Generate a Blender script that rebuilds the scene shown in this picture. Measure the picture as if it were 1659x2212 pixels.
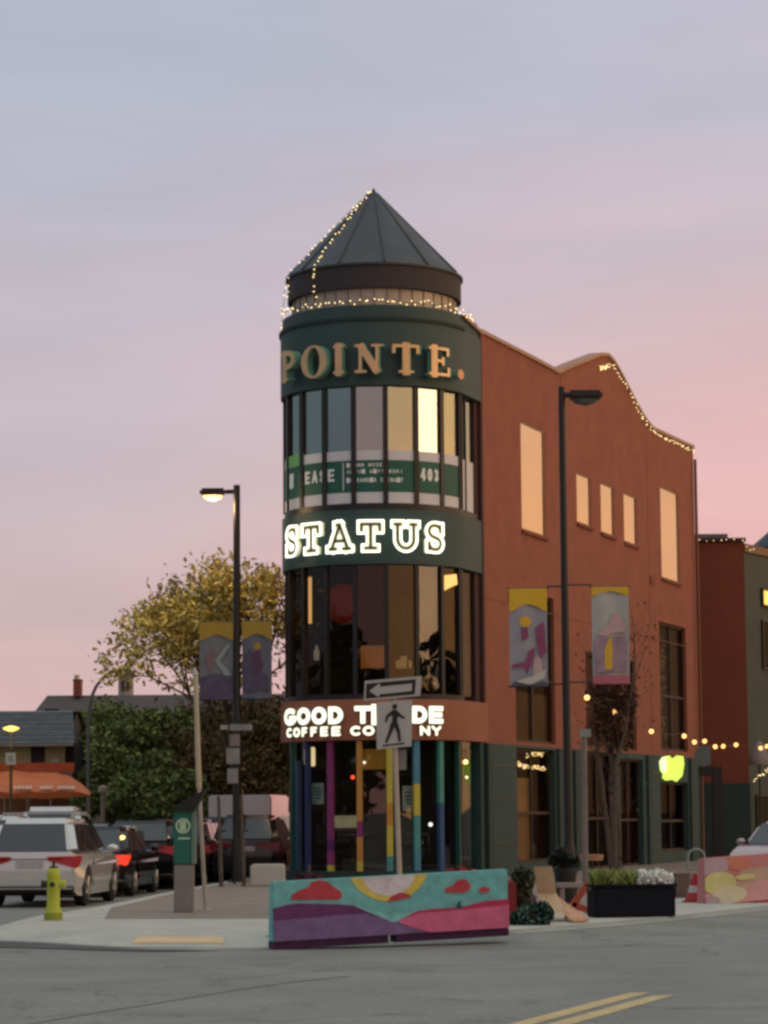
import bpy, bmesh, math, random
import numpy as np
from mathutils import Vector, Matrix
from mathutils.geometry import tessellate_polygon
R = math.radians
PI = math.pi
random.seed(7)
for o in list(bpy.data.objects):
    bpy.data.objects.remove(o, do_unlink=True)
scene = bpy.context.scene
COL = scene.collection

# ------------------------------------------------------------------ camera
FPX, CX, CY = 5600.0, 829.5, 1106.0        # focal length and centre in a 1659 x 2212 picture
PITCH, ROLL, EYE = R(6.61), R(0.42), 1.75
fwd = Vector((0, math.cos(PITCH), math.sin(PITCH)))
r0, u0 = Vector((1, 0, 0)), Vector((0, -math.sin(PITCH), math.cos(PITCH)))
rgt = r0 * math.cos(ROLL) - u0 * math.sin(ROLL)
upv = u0 * math.cos(ROLL) + r0 * math.sin(ROLL)
cam_d = bpy.data.cameras.new('camera')
cam = bpy.data.objects.new('camera', cam_d)
COL.objects.link(cam)
m = Matrix.Identity(4)
for i, v in enumerate((rgt, upv, -fwd)):
    for j in range(3):
        m[j][i] = v[j]
m[0][3], m[1][3], m[2][3] = 0, 0, EYE
cam.matrix_world = m
cam_d.sensor_fit = 'HORIZONTAL'
cam_d.sensor_width = 36.0
cam_d.lens = FPX / 1659 * 36
cam_d.clip_start, cam_d.clip_end = 0.5, 3000
scene.camera = cam

# ------------------------------------------------------------------ sky, sun, exposure (dusk: the glow stands low on the right)
SUN_AZ, SUN_EL = R(100), R(3)               # azimuth from the view direction (+Y) towards +X
world = bpy.data.worlds.new('World')
scene.world = world
world.use_nodes = True
wn, wl = world.node_tree.nodes, world.node_tree.links
wn.clear()
def wnode(t, **k):
    n = wn.new(t)
    for a, b in k.items():
        setattr(n, a, b)
    return n
def wmath(op, a, b=None, c=None, clamp=False):
    n = wnode('ShaderNodeMath', operation=op, use_clamp=clamp)
    for i, v in enumerate((a, b, c)):
        if v is None: continue
        if isinstance(v, (int, float)): n.inputs[i].default_value = v
        else: wl.new(v, n.inputs[i])
    return n.outputs[0]
tc = wnode('ShaderNodeTexCoord')
sep = wnode('ShaderNodeSeparateXYZ')
wl.new(tc.outputs['Generated'], sep.inputs[0])
X_, Y_, Z_ = sep.outputs
hor = wmath('SQRT', wmath('MAXIMUM', wmath('SUBTRACT', 1.0, wmath('MULTIPLY', Z_, Z_)), 1e-5))
cosaz = wmath('DIVIDE', wmath('ADD', wmath('MULTIPLY', X_, math.sin(SUN_AZ)), wmath('MULTIPLY', Y_, math.cos(SUN_AZ))), hor)
tcl = wmath('MULTIPLY_ADD', cosaz, 0.5, 0.5, clamp=True)
# faint uneven streaks of high cloud
mp = wnode('ShaderNodeMapping'); mp.inputs['Scale'].default_value = (1.6, 1.6, 9.0)
wl.new(tc.outputs['Generated'], mp.inputs[0])
nz = wnode('ShaderNodeTexNoise'); nz.inputs['Scale'].default_value = 2.2; nz.inputs['Detail'].default_value = 5
wl.new(mp.outputs[0], nz.inputs['Vector'])
wob = wmath('MULTIPLY', wmath('SUBTRACT', nz.outputs[0], 0.5), 0.13)
elev = wmath('ADD', wmath('MAXIMUM', Z_, 0.0), wob)
def ramp(fac, stops, scale):
    n = wnode('ShaderNodeValToRGB')
    cr = n.color_ramp
    cr.interpolation = 'EASE'
    while len(cr.elements) < len(stops): cr.elements.new(0.5)
    for e, (p, c) in zip(cr.elements, stops):
        e.position = p; e.color = (c[0] / scale, c[1] / scale, c[2] / scale, 1)
    wl.new(fac, n.inputs[0])
    return n.outputs[0]
def S(c): return (c + 1) / 2
low = ramp(tcl, [(0, (.30, .26, .29)), (S(-.6), (.38, .30, .32)), (S(-.31), (.64, .43, .425)), (S(-.035), (.88, .41, .36)), (S(.25), (.90, .50, .38)), (S(.5), (1.5, .78, .34)), (S(.86), (2.5, 1.1, .36)), (1, (2.5, 1.4, .5))], 2.5)
mid = ramp(tcl, [(0, (.24, .29, .32)), (S(-.6), (.27, .29, .34)), (S(-.31), (.53, .435, .475)), (S(-.035), (.72, .46, .46)), (S(.25), (.70, .50, .46)), (S(.5), (1.2, .72, .42)), (S(.86), (2.1, 1.12, .44)), (1, (1.75, 1.22, .58))], 2.5)
hig = ramp(tcl, [(0, (.30, .34, .40)), (S(-.6), (.34, .38, .46)), (S(-.31), (.44, .465, .565)), (S(-.035), (.485, .475, .56)), (S(.5), (.58, .53, .52)), (1, (.85, .68, .5))], 2.5)
def wmix(f, a, b):
    n = wnode('ShaderNodeMix', data_type='RGBA')
    wl.new(f, n.inputs[0])
    for s, v in ((6, a), (7, b)):
        if isinstance(v, tuple): n.inputs[s].default_value = (*v, 1)
        else: wl.new(v, n.inputs[s])
    return n.outputs[2]
def band(a, b):
    n = wnode('ShaderNodeMapRange', interpolation_type='SMOOTHSTEP')
    wl.new(elev, n.inputs[0]); n.inputs[1].default_value = a; n.inputs[2].default_value = b
    return n.outputs[0]
c1 = wmix(band(0.01, 0.15), low, mid)
c2 = wmix(band(0.11, 0.30), c1, hig)
c3 = wmix(band(0.35, 1.0), c2, (.26, .285, .295))
mp2 = wnode('ShaderNodeMapping'); mp2.inputs['Scale'].default_value = (3.0, 3.0, 14.0); mp2.inputs['Rotation'].default_value = (.12, .05, 0)
wl.new(tc.outputs['Generated'], mp2.inputs[0])
nz2 = wnode('ShaderNodeTexNoise'); nz2.inputs['Scale'].default_value = 1.7; nz2.inputs['Detail'].default_value = 7; nz2.inputs['Roughness'].default_value = .55
wl.new(mp2.outputs[0], nz2.inputs['Vector'])
mr_ = wnode('ShaderNodeMapRange'); wl.new(nz2.outputs[0], mr_.inputs[0])
mr_.inputs[1].default_value = .3; mr_.inputs[2].default_value = .7; mr_.inputs[3].default_value = .93; mr_.inputs[4].default_value = 1.07
vm = wnode('ShaderNodeVectorMath', operation='SCALE'); wl.new(c3, vm.inputs[0]); wl.new(mr_.outputs[0], vm.inputs['Scale'])
bg = wnode('ShaderNodeBackground'); wl.new(vm.outputs[0], bg.inputs[0]); bg.inputs[1].default_value = 2.45
sky = wnode('ShaderNodeTexSky')
sky.sky_type = 'NISHITA'; sky.sun_disc = False
sky.sun_elevation = SUN_EL; sky.sun_rotation = SUN_AZ
bg2 = wnode('ShaderNodeBackground'); wl.new(sky.outputs[0], bg2.inputs[0]); bg2.inputs[1].default_value = 0.012
addn = wnode('ShaderNodeAddShader'); wl.new(bg.outputs[0], addn.inputs[0]); wl.new(bg2.outputs[0], addn.inputs[1])
out = wnode('ShaderNodeOutputWorld'); wl.new(addn.outputs[0], out.inputs[0])
sun_d = bpy.data.lights.new('sun', 'SUN'); sun_d.energy = 0.35; sun_d.angle = R(18); sun_d.color = (1, .62, .38)
sun = bpy.data.objects.new('sun', sun_d); COL.objects.link(sun)
sd = Vector((math.sin(SUN_AZ) * math.cos(R(7)), math.cos(SUN_AZ) * math.cos(R(7)), math.sin(R(7))))
sun.rotation_euler = sd.to_track_quat('Z', 'Y').to_euler()
scene.view_settings.view_transform = 'Standard'
scene.view_settings.look = 'None'
scene.view_settings.exposure = 0.09
scene.view_settings.gamma = 1
scene.view_settings.use_curve_mapping = False
scene.render.engine = 'CYCLES'
scene.cycles.use_denoising = True
scene.cycles.max_bounces = 6
scene.cycles.transparent_max_bounces = 12
scene.cycles.sample_clamp_indirect = 4
scene.cycles.pixel_filter_type = 'BLACKMAN_HARRIS'
scene.cycles.filter_width = 2.9

# ------------------------------------------------------------------ placing helpers
def W(x, y, Y):
    """world point at distance Y in front of the photographer that shows at picture point x, y"""
    d = fwd * FPX + rgt * (x - CX) - upv * (y - CY)
    t = Y / d.y
    return Vector((d.x * t, Y, EYE + d.z * t))
def G(x, y, z=0.0):
    d = fwd * FPX + rgt * (x - CX) - upv * (y - CY)
    t = (z - EYE) / d.z
    return Vector((d.x * t, d.y * t, z))
FA = R(20.2)
TY = 63.0                                   # distance of the tower's axis
TC = W(814, 1400, TY); TC.z = 0
TR = 2.25
fd, fn = Vector((math.sin(FA), math.cos(FA), 0)), Vector((math.cos(FA), -math.sin(FA), 0))
FT = TC + fn * TR                           # where the street facade leaves the round tower
def F(s, z, d=0.0):
    p = FT + fd * s + fn * d
    return Vector((p.x, p.y, z))
def Fs(x, y):
    """(s, z) of the facade point that shows at x, y"""
    d = fwd * FPX + rgt * (x - CX) - upv * (y - CY)
    o = Vector((0, 0, EYE))
    t = (FT - o).dot(fn) / d.dot(fn)
    p = o + d * t
    return (p - FT).dot(fd), p.z
def Tz(y, r=TR):
    """height of the tower's front at picture row y"""
    return W(814, y, TY - r).z
def Tc(th, r, z):
    """point on the tower: th in degrees, 0 towards the camera, positive to the right"""
    a = R(th)
    return Vector((TC.x + r * math.sin(a), TC.y - r * math.cos(a), z))
def proj(p):
    d = Vector(p) - Vector((0, 0, EYE))
    k = d.dot(fwd)
    return CX + FPX * d.dot(rgt) / k, CY - FPX * d.dot(upv) / k
def Tang(x, y, r=TR):
    """angle (deg) on a tower ring of radius r that shows at column x, near row y"""
    z = Tz(y, r)
    return min((abs(proj(Tc(k / 10, r, z))[0] - x), k / 10) for k in range(-900, 901))[1]

# ------------------------------------------------------------------ materials
MATS = {}
def mat(name, col, rough=.8, metal=0.0, var=.12, scale=3.0, bump=0.0, bscale=40.0, emit=None, estr=0.0, spec=.4, col2=None, stretch=None, coat=0.0):
    if name in MATS: return MATS[name]
    m = bpy.data.materials.new(name); m.use_nodes = True
    n, l = m.node_tree.nodes, m.node_tree.links
    b = n['Principled BSDF']
    b.inputs['Roughness'].default_value = rough
    b.inputs['Metallic'].default_value = metal
    b.inputs['Specular IOR Level'].default_value = spec
    b.inputs['Coat Weight'].default_value = coat
    t = n.new('ShaderNodeTexCoord')
    src = t.outputs['Object']
    if stretch:
        mp = n.new('ShaderNodeMapping'); mp.inputs['Scale'].default_value = stretch
        l.new(src, mp.inputs[0]); src = mp.outputs[0]
    nz = n.new('ShaderNodeTexNoise'); nz.inputs['Scale'].default_value = scale; nz.inputs['Detail'].default_value = 6
    nz.inputs['Roughness'].default_value = .62
    l.new(src, nz.inputs['Vector'])
    cr = n.new('ShaderNodeValToRGB')
    c2 = col2 or tuple(min(1, c * (1 + var)) for c in col)
    c1_ = col if col2 else tuple(c * (1 - var) for c in col)
    cr.color_ramp.elements[0].position = .3; cr.color_ramp.elements[1].position = .7
    cr.color_ramp.elements[0].color = (*c1_, 1); cr.color_ramp.elements[1].color = (*c2, 1)
    l.new(nz.outputs[0], cr.inputs[0]); l.new(cr.outputs[0], b.inputs['Base Color'])
    if bump:
        n2 = n.new('ShaderNodeTexNoise'); n2.inputs['Scale'].default_value = bscale; n2.inputs['Detail'].default_value = 4
        l.new(src, n2.inputs['Vector'])
        bp = n.new('ShaderNodeBump'); bp.inputs['Strength'].default_value = bump; bp.inputs['Distance'].default_value = .02
        l.new(n2.outputs[0], bp.inputs['Height']); l.new(bp.outputs[0], b.inputs['Normal'])
    if emit:
        b.inputs['Emission Color'].default_value = (*emit, 1); b.inputs['Emission Strength'].default_value = estr
    MATS[name] = m
    return m
def glass(name, refl, tint=(.5, .55, .55), ior=1.0, rough=.01, rcol=(1, 1, 1), wave=.0):
    if name in MATS: return MATS[name]
    m = bpy.data.materials.new(name); m.use_nodes = True
    n, l = m.node_tree.nodes, m.node_tree.links
    n.remove(n['Principled BSDF'])
    o = n['Material Output']
    tr = n.new('ShaderNodeBsdfTransparent'); tr.inputs[0].default_value = (*tint, 1)
    gl = n.new('ShaderNodeBsdfGlossy'); gl.inputs['Roughness'].default_value = rough; gl.inputs['Color'].default_value = (*rcol, 1)
    if wave:   # slight unevenness of real panes
        tcn = n.new('ShaderNodeTexCoord'); nw = n.new('ShaderNodeTexNoise'); nw.inputs['Scale'].default_value = .9; nw.inputs['Detail'].default_value = 1
        l.new(tcn.outputs['Object'], nw.inputs['Vector'])
        bw = n.new('ShaderNodeBump'); bw.inputs['Strength'].default_value = 1; bw.inputs['Distance'].default_value = wave
        l.new(nw.outputs[0], bw.inputs['Height']); l.new(bw.outputs[0], gl.inputs['Normal'])
    ge = n.new('ShaderNodeNewGeometry')
    dt = n.new('ShaderNodeVectorMath'); dt.operation = 'DOT_PRODUCT'
    l.new(ge.outputs['Incoming'], dt.inputs[0]); l.new(ge.outputs['Normal'], dt.inputs[1])
    def mm(op, x, y=None, z=None):
        k = n.new('ShaderNodeMath'); k.operation = op
        for i, v in enumerate((x, y, z)):
            if v is None: continue
            if isinstance(v, (int, float)): k.inputs[i].default_value = v
            else: l.new(v, k.inputs[i])
        return k.outputs[0]
    f5 = mm('POWER', mm('SUBTRACT', 1.0, mm('ABSOLUTE', dt.outputs['Value'])), 5.0)
    ma = n.new('ShaderNodeMath'); ma.operation = 'MULTIPLY_ADD'; ma.inputs[1].default_value = (1 - refl) * ior; ma.inputs[2].default_value = refl
    ma.use_clamp = True
    l.new(f5, ma.inputs[0])
    mx = n.new('ShaderNodeMixShader'); l.new(ma.outputs[0], mx.inputs[0]); l.new(tr.outputs[0], mx.inputs[1]); l.new(gl.outputs[0], mx.inputs[2])
    l.new(mx.outputs[0], o.inputs[0])
    MATS[name] = m
    return m
def lamp(name, col, s):
    return mat(name, tuple(min(.8, c) for c in col), .5, emit=col, estr=s, var=.02)

M_red = mat('terracotta_stucco', (.275, .090, .055), .92, var=.12, scale=1.6, bump=.4, bscale=60)
M_green = mat('dark_green_panel', (.032, .064, .060), .75, var=.12, scale=.9, bump=.1)
M_band = mat('dark_green_band', (.030, .062, .062), .6, var=.12, scale=1.2, bump=.08)
M_frame = mat('black_window_frame', (.012, .011, .012), .45)
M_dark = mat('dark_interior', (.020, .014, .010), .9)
M_darkred = mat('shaded_red_brown_trim', (.055, .020, .016), .8)
M_cap = mat('tan_parapet_cap', (.42, .25, .17), .8)
M_conc = mat('pale_concrete', (.45, .44, .38), .9, var=.13, scale=1.3, bump=.3)
M_paver = mat('brown_pavers', (.30, .235, .195), .9, var=.13, scale=1.1, bump=.3, bscale=25)
M_asph = mat('asphalt', (.235, .235, .210), .93, var=.16, scale=.55, bump=.5, bscale=90)
M_gutter = mat('worn_gutter_concrete', (.31, .31, .275), .92, var=.18, scale=1.5, bump=.3)
M_steel = mat('galvanised_steel', (.45, .43, .40), .55, metal=.3, var=.15)
M_black = mat('black_painted_steel', (.012, .010, .010), .45)
M_slate = mat('slate_blue_metal_roof', (.060, .072, .084), .55, metal=.2, var=.16, scale=1.6, bump=.1)
M_fascia = mat('dark_brown_fascia', (.035, .027, .030), .7, var=.15)
M_beige = mat('beige_metal_panel', (.36, .30, .25), .5, metal=.25, var=.14, scale=1.6)
M_leafy = mat('autumn_leaf', (.20, .115, .020), .7, var=.5, scale=.8, col2=(.50, .30, .05))
M_bark = mat('grey_brown_bark', (.10, .075, .055), .95, var=.3, scale=6, bump=.4)

# ------------------------------------------------------------------ object helpers
ORG = {}
def link(o, parent=None):
    COL.objects.link(o)
    if parent is not None: o.parent = parent
    return o
def tag(o, label=None, cat=None, group=None, kind=None):
    if label: o['label'] = label
    if cat: o['category'] = cat
    if group: o['group'] = group
    if kind: o['kind'] = kind
    return o
def thing(name, label, cat, loc=(0, 0, 0), rz=0.0, group=None):
    o = bpy.data.objects.new(name, None)
    o.empty_display_size = .3
    o.location = loc; o.rotation_euler = (0, 0, rz)
    link(o); ORG[o.name] = (Vector(loc), rz)
    return tag(o, label, cat, group)
class MB:
    """collects geometry; build() links it as one mesh object"""
    def __init__(s): s.v, s.f = [], []
    def add(s, vs, fs):
        k = len(s.v); s.v += [tuple(v) for v in vs]; s.f += [tuple(i + k for i in f) for f in fs]; return s
    def box(s, a, b, mp=None):
        x0, y0, z0 = a; x1, y1, z1 = b
        vs = [(x, y, z) for z in (z0, z1) for y in (y0, y1) for x in (x0, x1)]
        if mp: vs = [mp(*v) for v in vs]
        return s.add(vs, [(0, 2, 3, 1), (4, 5, 7, 6), (0, 1, 5, 4), (1, 3, 7, 5), (3, 2, 6, 7), (2, 0, 4, 6)])
    def quad(s, *p): return s.add(p, [tuple(range(len(p)))])
    def tube(s, p0, p1, r0_, r1_=None, n=10, caps=True):
        r1_ = r0_ if r1_ is None else r1_
        p0, p1 = Vector(p0), Vector(p1); d = (p1 - p0)
        if d.length < 1e-6: return s
        d.normalize(); a = d.orthogonal().normalized(); b = d.cross(a)
        vs = []
        for p, r in ((p0, r0_), (p1, r1_)):
            for i in range(n):
                t = 2 * PI * i / n; vs.append(p + (a * math.cos(t) + b * math.sin(t)) * r)
        fs = [(i, (i + 1) % n, n + (i + 1) % n, n + i) for i in range(n)]
        if caps: fs += [tuple(range(n))[::-1], tuple(range(n, 2 * n))]
        return s.add(vs, fs)
    def path(s, pts, r, n=8):
        for a, b in zip(pts[:-1], pts[1:]): s.tube(a, b, r, r, n)
        return s
    def lathe(s, prof, c=(0, 0, 0), n=24, axis='z'):
        vs = []
        for r, h in prof:
            for i in range(n):
                t = 2 * PI * i / n; x, y = r * math.cos(t), r * math.sin(t)
                if axis == 'z': vs.append((c[0] + x, c[1] + y, c[2] + h))
                elif axis == 'x': vs.append((c[0] + h, c[1] + x, c[2] + y))
                else: vs.append((c[0] + x, c[1] + h, c[2] + y))
        fs = []
        for k in range(len(prof) - 1):
            for i in range(n):
                j = (i + 1) % n
                fs.append((k * n + i, k * n + j, (k + 1) * n + j, (k + 1) * n + i))
        fs += [tuple(range(n))[::-1], tuple(range((len(prof) - 1) * n, len(prof) * n))]
        return s.add(vs, fs)
    def ball(s, c, r, n=8, sx=1, sy=1, sz=1):
        vs, fs = [], []
        for i in range(1, n):
            for j in range(2 * n):
                a, b = PI * i / n, PI * j / n
                vs.append((c[0] + sx * r * math.sin(a) * math.cos(b), c[1] + sy * r * math.sin(a) * math.sin(b), c[2] + sz * r * math.cos(a)))
        m2 = 2 * n
        for i in range(n - 2):
            for j in range(m2): fs.append((i * m2 + j, (i + 1) * m2 + j, (i + 1) * m2 + (j + 1) % m2, i * m2 + (j + 1) % m2))
        vs += [(c[0], c[1], c[2] + sz * r), (c[0], c[1], c[2] - sz * r)]
        k = len(vs)
        for j in range(m2):
            fs.append((k - 2, j, (j + 1) % m2)); fs.append((k - 1, (n - 2) * m2 + (j + 1) % m2, (n - 2) * m2 + j))
        return s.add(vs, fs)
    def poly(s, pts, mp, h=0.0):
        """flat polygon (u, v) mapped by mp(u, v, depth); h > 0 gives it thickness"""
        tri = tessellate_polygon([[Vector((p[0], p[1], 0)) for p in pts]])
        n = len(pts)
        if h <= 0: return s.add([mp(p[0], p[1], 0) for p in pts], [tuple(t) for t in tri])
        vs = [mp(p[0], p[1], h) for p in pts] + [mp(p[0], p[1], 0) for p in pts]
        fs = [tuple(t) for t in tri] + [tuple(i + n for i in reversed(t)) for t in tri] + [(i, (i + 1) % n, n + (i + 1) % n, n + i) for i in range(n)]
        return s.add(vs, fs)
    def ring(s, th0, th1, r_in, r_out, z0, z1, n=48):
        """part of a round wall of the tower"""
        vs, fs = [], []
        for i in range(n + 1):
            th = th0 + (th1 - th0) * i / n
            vs += [Tc(th, r_in, z0), Tc(th, r_out, z0), Tc(th, r_out, z1), Tc(th, r_in, z1)]
        for i in range(n):
            k = i * 4
            for a in range(4):
                b = (a + 1) % 4
                fs.append((k + a, k + b, k + 4 + b, k + 4 + a))
        fs += [(3, 2, 1, 0), (n * 4, n * 4 + 1, n * 4 + 2, n * 4 + 3)]
        return s.add(vs, fs)
    def build(s, name, m, parent=None, smooth=False, bevel=0, world=False, seg=2, ang=40):
        vs = s.v
        if parent is not None and world:
            p = parent
            while p.parent is not None: p = p.parent
            loc, rz = ORG[p.name]
            c, sn = math.cos(-rz), math.sin(-rz)
            vs = [((v[0] - loc.x) * c - (v[1] - loc.y) * sn, (v[0] - loc.x) * sn + (v[1] - loc.y) * c, v[2] - loc.z) for v in vs]
        me = bpy.data.meshes.new(name)
        me.from_pydata(vs, [], s.f)
        me.materials.append(m)
        bm = bmesh.new(); bm.from_mesh(me)
        bmesh.ops.recalc_face_normals(bm, faces=bm.faces)
        if bevel:
            ed = [e for e in bm.edges if len(e.link_faces) == 2 and e.calc_face_angle(0) > R(25)]
            bmesh.ops.bevel(bm, geom=ed, offset=bevel, segments=seg, affect='EDGES', clamp_overlap=True)
        bm.to_mesh(me); bm.free()
        if smooth or bevel:
            me.polygons.foreach_set('use_smooth', [True] * len(me.polygons))
            me.set_sharp_from_angle(angle=R(ang))
        me.update()
        return link(bpy.data.objects.new(name, me), parent)
def mesh_obj(name, vs, fs, m, parent=None):
    me = bpy.data.meshes.new(name)
    me.from_pydata([tuple(v) for v in vs], [], fs); me.materials.append(m); me.update()
    return link(bpy.data.objects.new(name, me), parent)
def inst(src, name, loc, parent=None, rz=0.0, scale=None):
    o = bpy.data.objects.new(name, src.data if hasattr(src, 'data') else src)
    o.location = loc; o.rotation_euler = (0, 0, rz)
    if scale: o.scale = scale
    return link(o, parent)
def rel(parent, p):
    loc, rz = ORG[parent.name]
    v = Vector(p) - loc
    c, s = math.cos(-rz), math.sin(-rz)
    return Vector((v.x * c - v.y * s, v.x * s + v.y * c, v.z))
def copy_tree(o, parent=None):
    c = o.copy(); COL.objects.link(c); c.parent = parent
    for ch in [x for x in bpy.data.objects if x.parent == o]: copy_tree(ch, c)
    return c

# ------------------------------------------------------------------ letters: strokes -> distance field -> solid
def catmull(pts, n=6):
    out = []
    P = [pts[0]] + list(pts) + [pts[-1]]
    for i in range(1, len(P) - 2):
        for k in range(n):
            t = k / n
            a, b, c, d = P[i - 1], P[i], P[i + 1], P[i + 2]
            out.append(tuple(.5 * (2 * b[j] + (c[j] - a[j]) * t + (2 * a[j] - 5 * b[j] + 4 * c[j] - d[j]) * t * t + (3 * b[j] - a[j] - 3 * c[j] + d[j]) * t ** 3) for j in (0, 1)))
    out.append(tuple(P[-1]))
    return out
def arc(cx, cy, rx, ry, a0, a1, n=16):
    return [(cx + rx * math.cos(R(a0 + (a1 - a0) * i / n)), cy + ry * math.sin(R(a0 + (a1 - a0) * i / n))) for i in range(n + 1)]
S_pts = catmull([(.93, .80), (.78, .96), (.5, 1), (.2, .95), (.06, .76), (.2, .58), (.5, .5), (.82, .42), (.95, .24), (.8, .05), (.5, 0), (.22, .04), (.06, .2)])
GLY = {
 'A': [[(0, 0), (.5, 1)], [(.5, 1), (1, 0)], [(.2, .33), (.8, .33)]],
 'C': [arc(.55, .5, .55, .5, 50, 310)], 'G': [arc(.55, .5, .55, .5, 50, 340), [(1.0, .4), (.6, .4)]],
 'O': [arc(.5, .5, .5, .5, 0, 360)], 'D': [[(0, 0), (0, 1)], [(0, 1), (.4, 1)] + arc(.4, .5, .6, .5, 90, -90)[1:] + [(0, 0)]],
 'T': [[(0, 1), (1, 1)], [(.5, 1), (.5, 0)]], 'R': [[(0, 0), (0, 1)], [(0, 1), (.6, 1)] + arc(.6, .75, .4, .25, 90, -90, 8) + [(0, .5)], [(.5, .5), (1, 0)]],
 'P': [[(0, 0), (0, 1)], [(0, 1), (.6, 1)] + arc(.6, .73, .4, .27, 90, -90, 8) + [(0, .46)]],
 'E': [[(0, 0), (0, 1)], [(0, 1), (1, 1)], [(0, .5), (.9, .5)], [(0, 0), (1, 0)]],
 'F': [[(0, 0), (0, 1)], [(0, 1), (1, 1)], [(0, .5), (.85, .5)]],
 'M': [[(0, 0), (0, 1)], [(0, 1), (.5, .3)], [(.5, .3), (1, 1)], [(1, 1), (1, 0)]],
 'N': [[(0, 0), (0, 1)], [(0, 1), (1, 0)], [(1, 0), (1, 1)]],
 'Y': [[(0, 1), (.5, .5)], [(1, 1), (.5, .5)], [(.5, .5), (.5, 0)]],
 'L': [[(0, 1), (0, 0)], [(0, 0), (1, 0)]], 'I': [[(.5, 0), (.5, 1)]],
 'U': [[(0, 1), (0, .38)] + arc(.5, .38, .5, .38, 180, 360)[1:] + [(1, 1)]], 'S': [S_pts],
 'H': [[(0, 0), (0, 1)], [(1, 0), (1, 1)], [(0, .5), (1, .5)]], 'J': [[(.8, 1), (.8, .3)] + arc(.4, .3, .4, .3, 0, -180, 8)],
 'W': [[(0, 1), (.25, 0)], [(.25, 0), (.5, .8)], [(.5, .8), (.75, 0)], [(.75, 0), (1, 1)]],
 'K': [[(0, 0), (0, 1)], [(0, .45), (1, 1)], [(.3, .6), (1, 0)]], 'V': [[(0, 1), (.5, 0)], [(.5, 0), (1, 1)]],
 'B': [[(0, 0), (0, 1)], [(0, 1), (.55, 1)] + arc(.55, .76, .38, .24, 90, -90, 8) + [(0, .52)], [(.55, .52)] + arc(.55, .26, .45, .26, 90, -90, 8) + [(0, 0)]],
 'Z': [[(0, 1), (1, 1)], [(1, 1), (0, 0)], [(0, 0), (1, 0)]],
 '4': [[(.75, 0), (.75, 1)], [(.75, 1), (0, .3)], [(0, .3), (1, .3)]], '0': [arc(.5, .5, .5, .5, 0, 360)],
 '3': [catmull([(.1, .88), (.5, 1), (.9, .78), (.5, .52), (.95, .26), (.5, 0), (.05, .14)])],
}
SLAB = {'T': [[(.22, 0), (.78, 0)], [(0, 1), (0, .76)], [(1, 1), (1, .76)]], 'A': [[(-.12, 0), (.26, 0)], [(.74, 0), (1.12, 0)], [(.34, 1), (.5, 1)]],
        'U': [[(-.16, 1), (.2, 1)], [(.8, 1), (1.16, 1)]], 'S': [[(.93, .98), (.93, .74)], [(.06, .26), (.06, .02)]]}
def seg_d(X, Y, a, b, square=0.0):
    ax, ay = a; bx, by = b
    dx, dy = bx - ax, by - ay; L = math.hypot(dx, dy) + 1e-9; dx /= L; dy /= L
    px, py = X - ax, Y - ay
    t = px * dx + py * dy
    q = np.abs(px * -dy + py * dx)
    return t, q, L
def stroke_field(strokes, w, h, th, X, Y, ends=True):
    """signed distance to thick strokes given in the unit box, drawn w x h metres"""
    f = np.full(X.shape, 9.0)
    x0, y0, sw, sh = th / 2, th / 2, w - th, h - th
    for st in strokes:
        k = 1.0
        if st and isinstance(st[0], (int, float)): k, st = st[0], st[1]
        hw = th * k / 2
        pts = [(x0 + p[0] * sw, y0 + p[1] * sh) for p in st]
        for i in range(len(pts) - 1):
            t, q, L = seg_d(X, Y, pts[i], pts[i + 1])
            if len(pts) == 2:
                d = np.maximum(q - hw, np.maximum(-t - hw, t - L - hw))
            else:
                d = np.hypot(q, np.maximum(0, np.maximum(-t, t - L))) - hw
            f = np.minimum(f, d)
    return f
def patch(field, u0, u1, v0, v1, nu, nv, mp, depth=0.0):
    """region field < 0 as faces, clipped cell by cell, optionally as a solid of some depth"""
    us, vs_ = np.linspace(u0, u1, nu + 1), np.linspace(v0, v1, nv + 1)
    X, Y = np.meshgrid(us, vs_, indexing='ij')
    f = field(X, Y)
    verts, key, faces = [], {}, []
    def vid(p):
        k = (round(p[0], 5), round(p[1], 5))
        if k not in key: key[k] = len(verts); verts.append(k)
        return key[k]
    for i in range(nu):
        for j in range(nv):
            q = [(i, j), (i + 1, j), (i + 1, j + 1), (i, j + 1)]
            fv = [f[a] for a in q]
            if min(fv) >= 0: continue
            if max(fv) < 0: faces.append([vid((us[a], vs_[b])) for a, b in q]); continue
            for tri in ((0, 1, 2), (0, 2, 3)):
                P = [(us[q[k][0]], vs_[q[k][1]]) for k in tri]; D = [fv[k] for k in tri]
                o = []
                for a in range(3):
                    b = (a + 1) % 3
                    if D[a] < 0: o.append(P[a])
                    if (D[a] < 0) != (D[b] < 0):
                        t = D[a] / (D[a] - D[b]); o.append((P[a][0] + (P[b][0] - P[a][0]) * t, P[a][1] + (P[b][1] - P[a][1]) * t))
                ids = []
                for p in o:
                    k = vid(p)
                    if k not in ids: ids.append(k)
                if len(ids) >= 3: faces.append(ids)
    mb = MB()
    if depth <= 0:
        return mb.add([mp(x, y, 0) for x, y in verts], faces)
    n = len(verts)
    cnt = {}
    for fc in faces:
        for a, b in zip(fc, fc[1:] + fc[:1]): cnt[(a, b)] = 1
    fs = [tuple(fc) for fc in faces] + [tuple(i + n for i in reversed(fc)) for fc in faces]
    for (a, b) in cnt:
        if (b, a) not in cnt: fs.append((a, a + n, b + n, b))
    return mb.add([mp(x, y, depth) for x, y in verts] + [mp(x, y, 0) for x, y in verts], fs)
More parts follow.
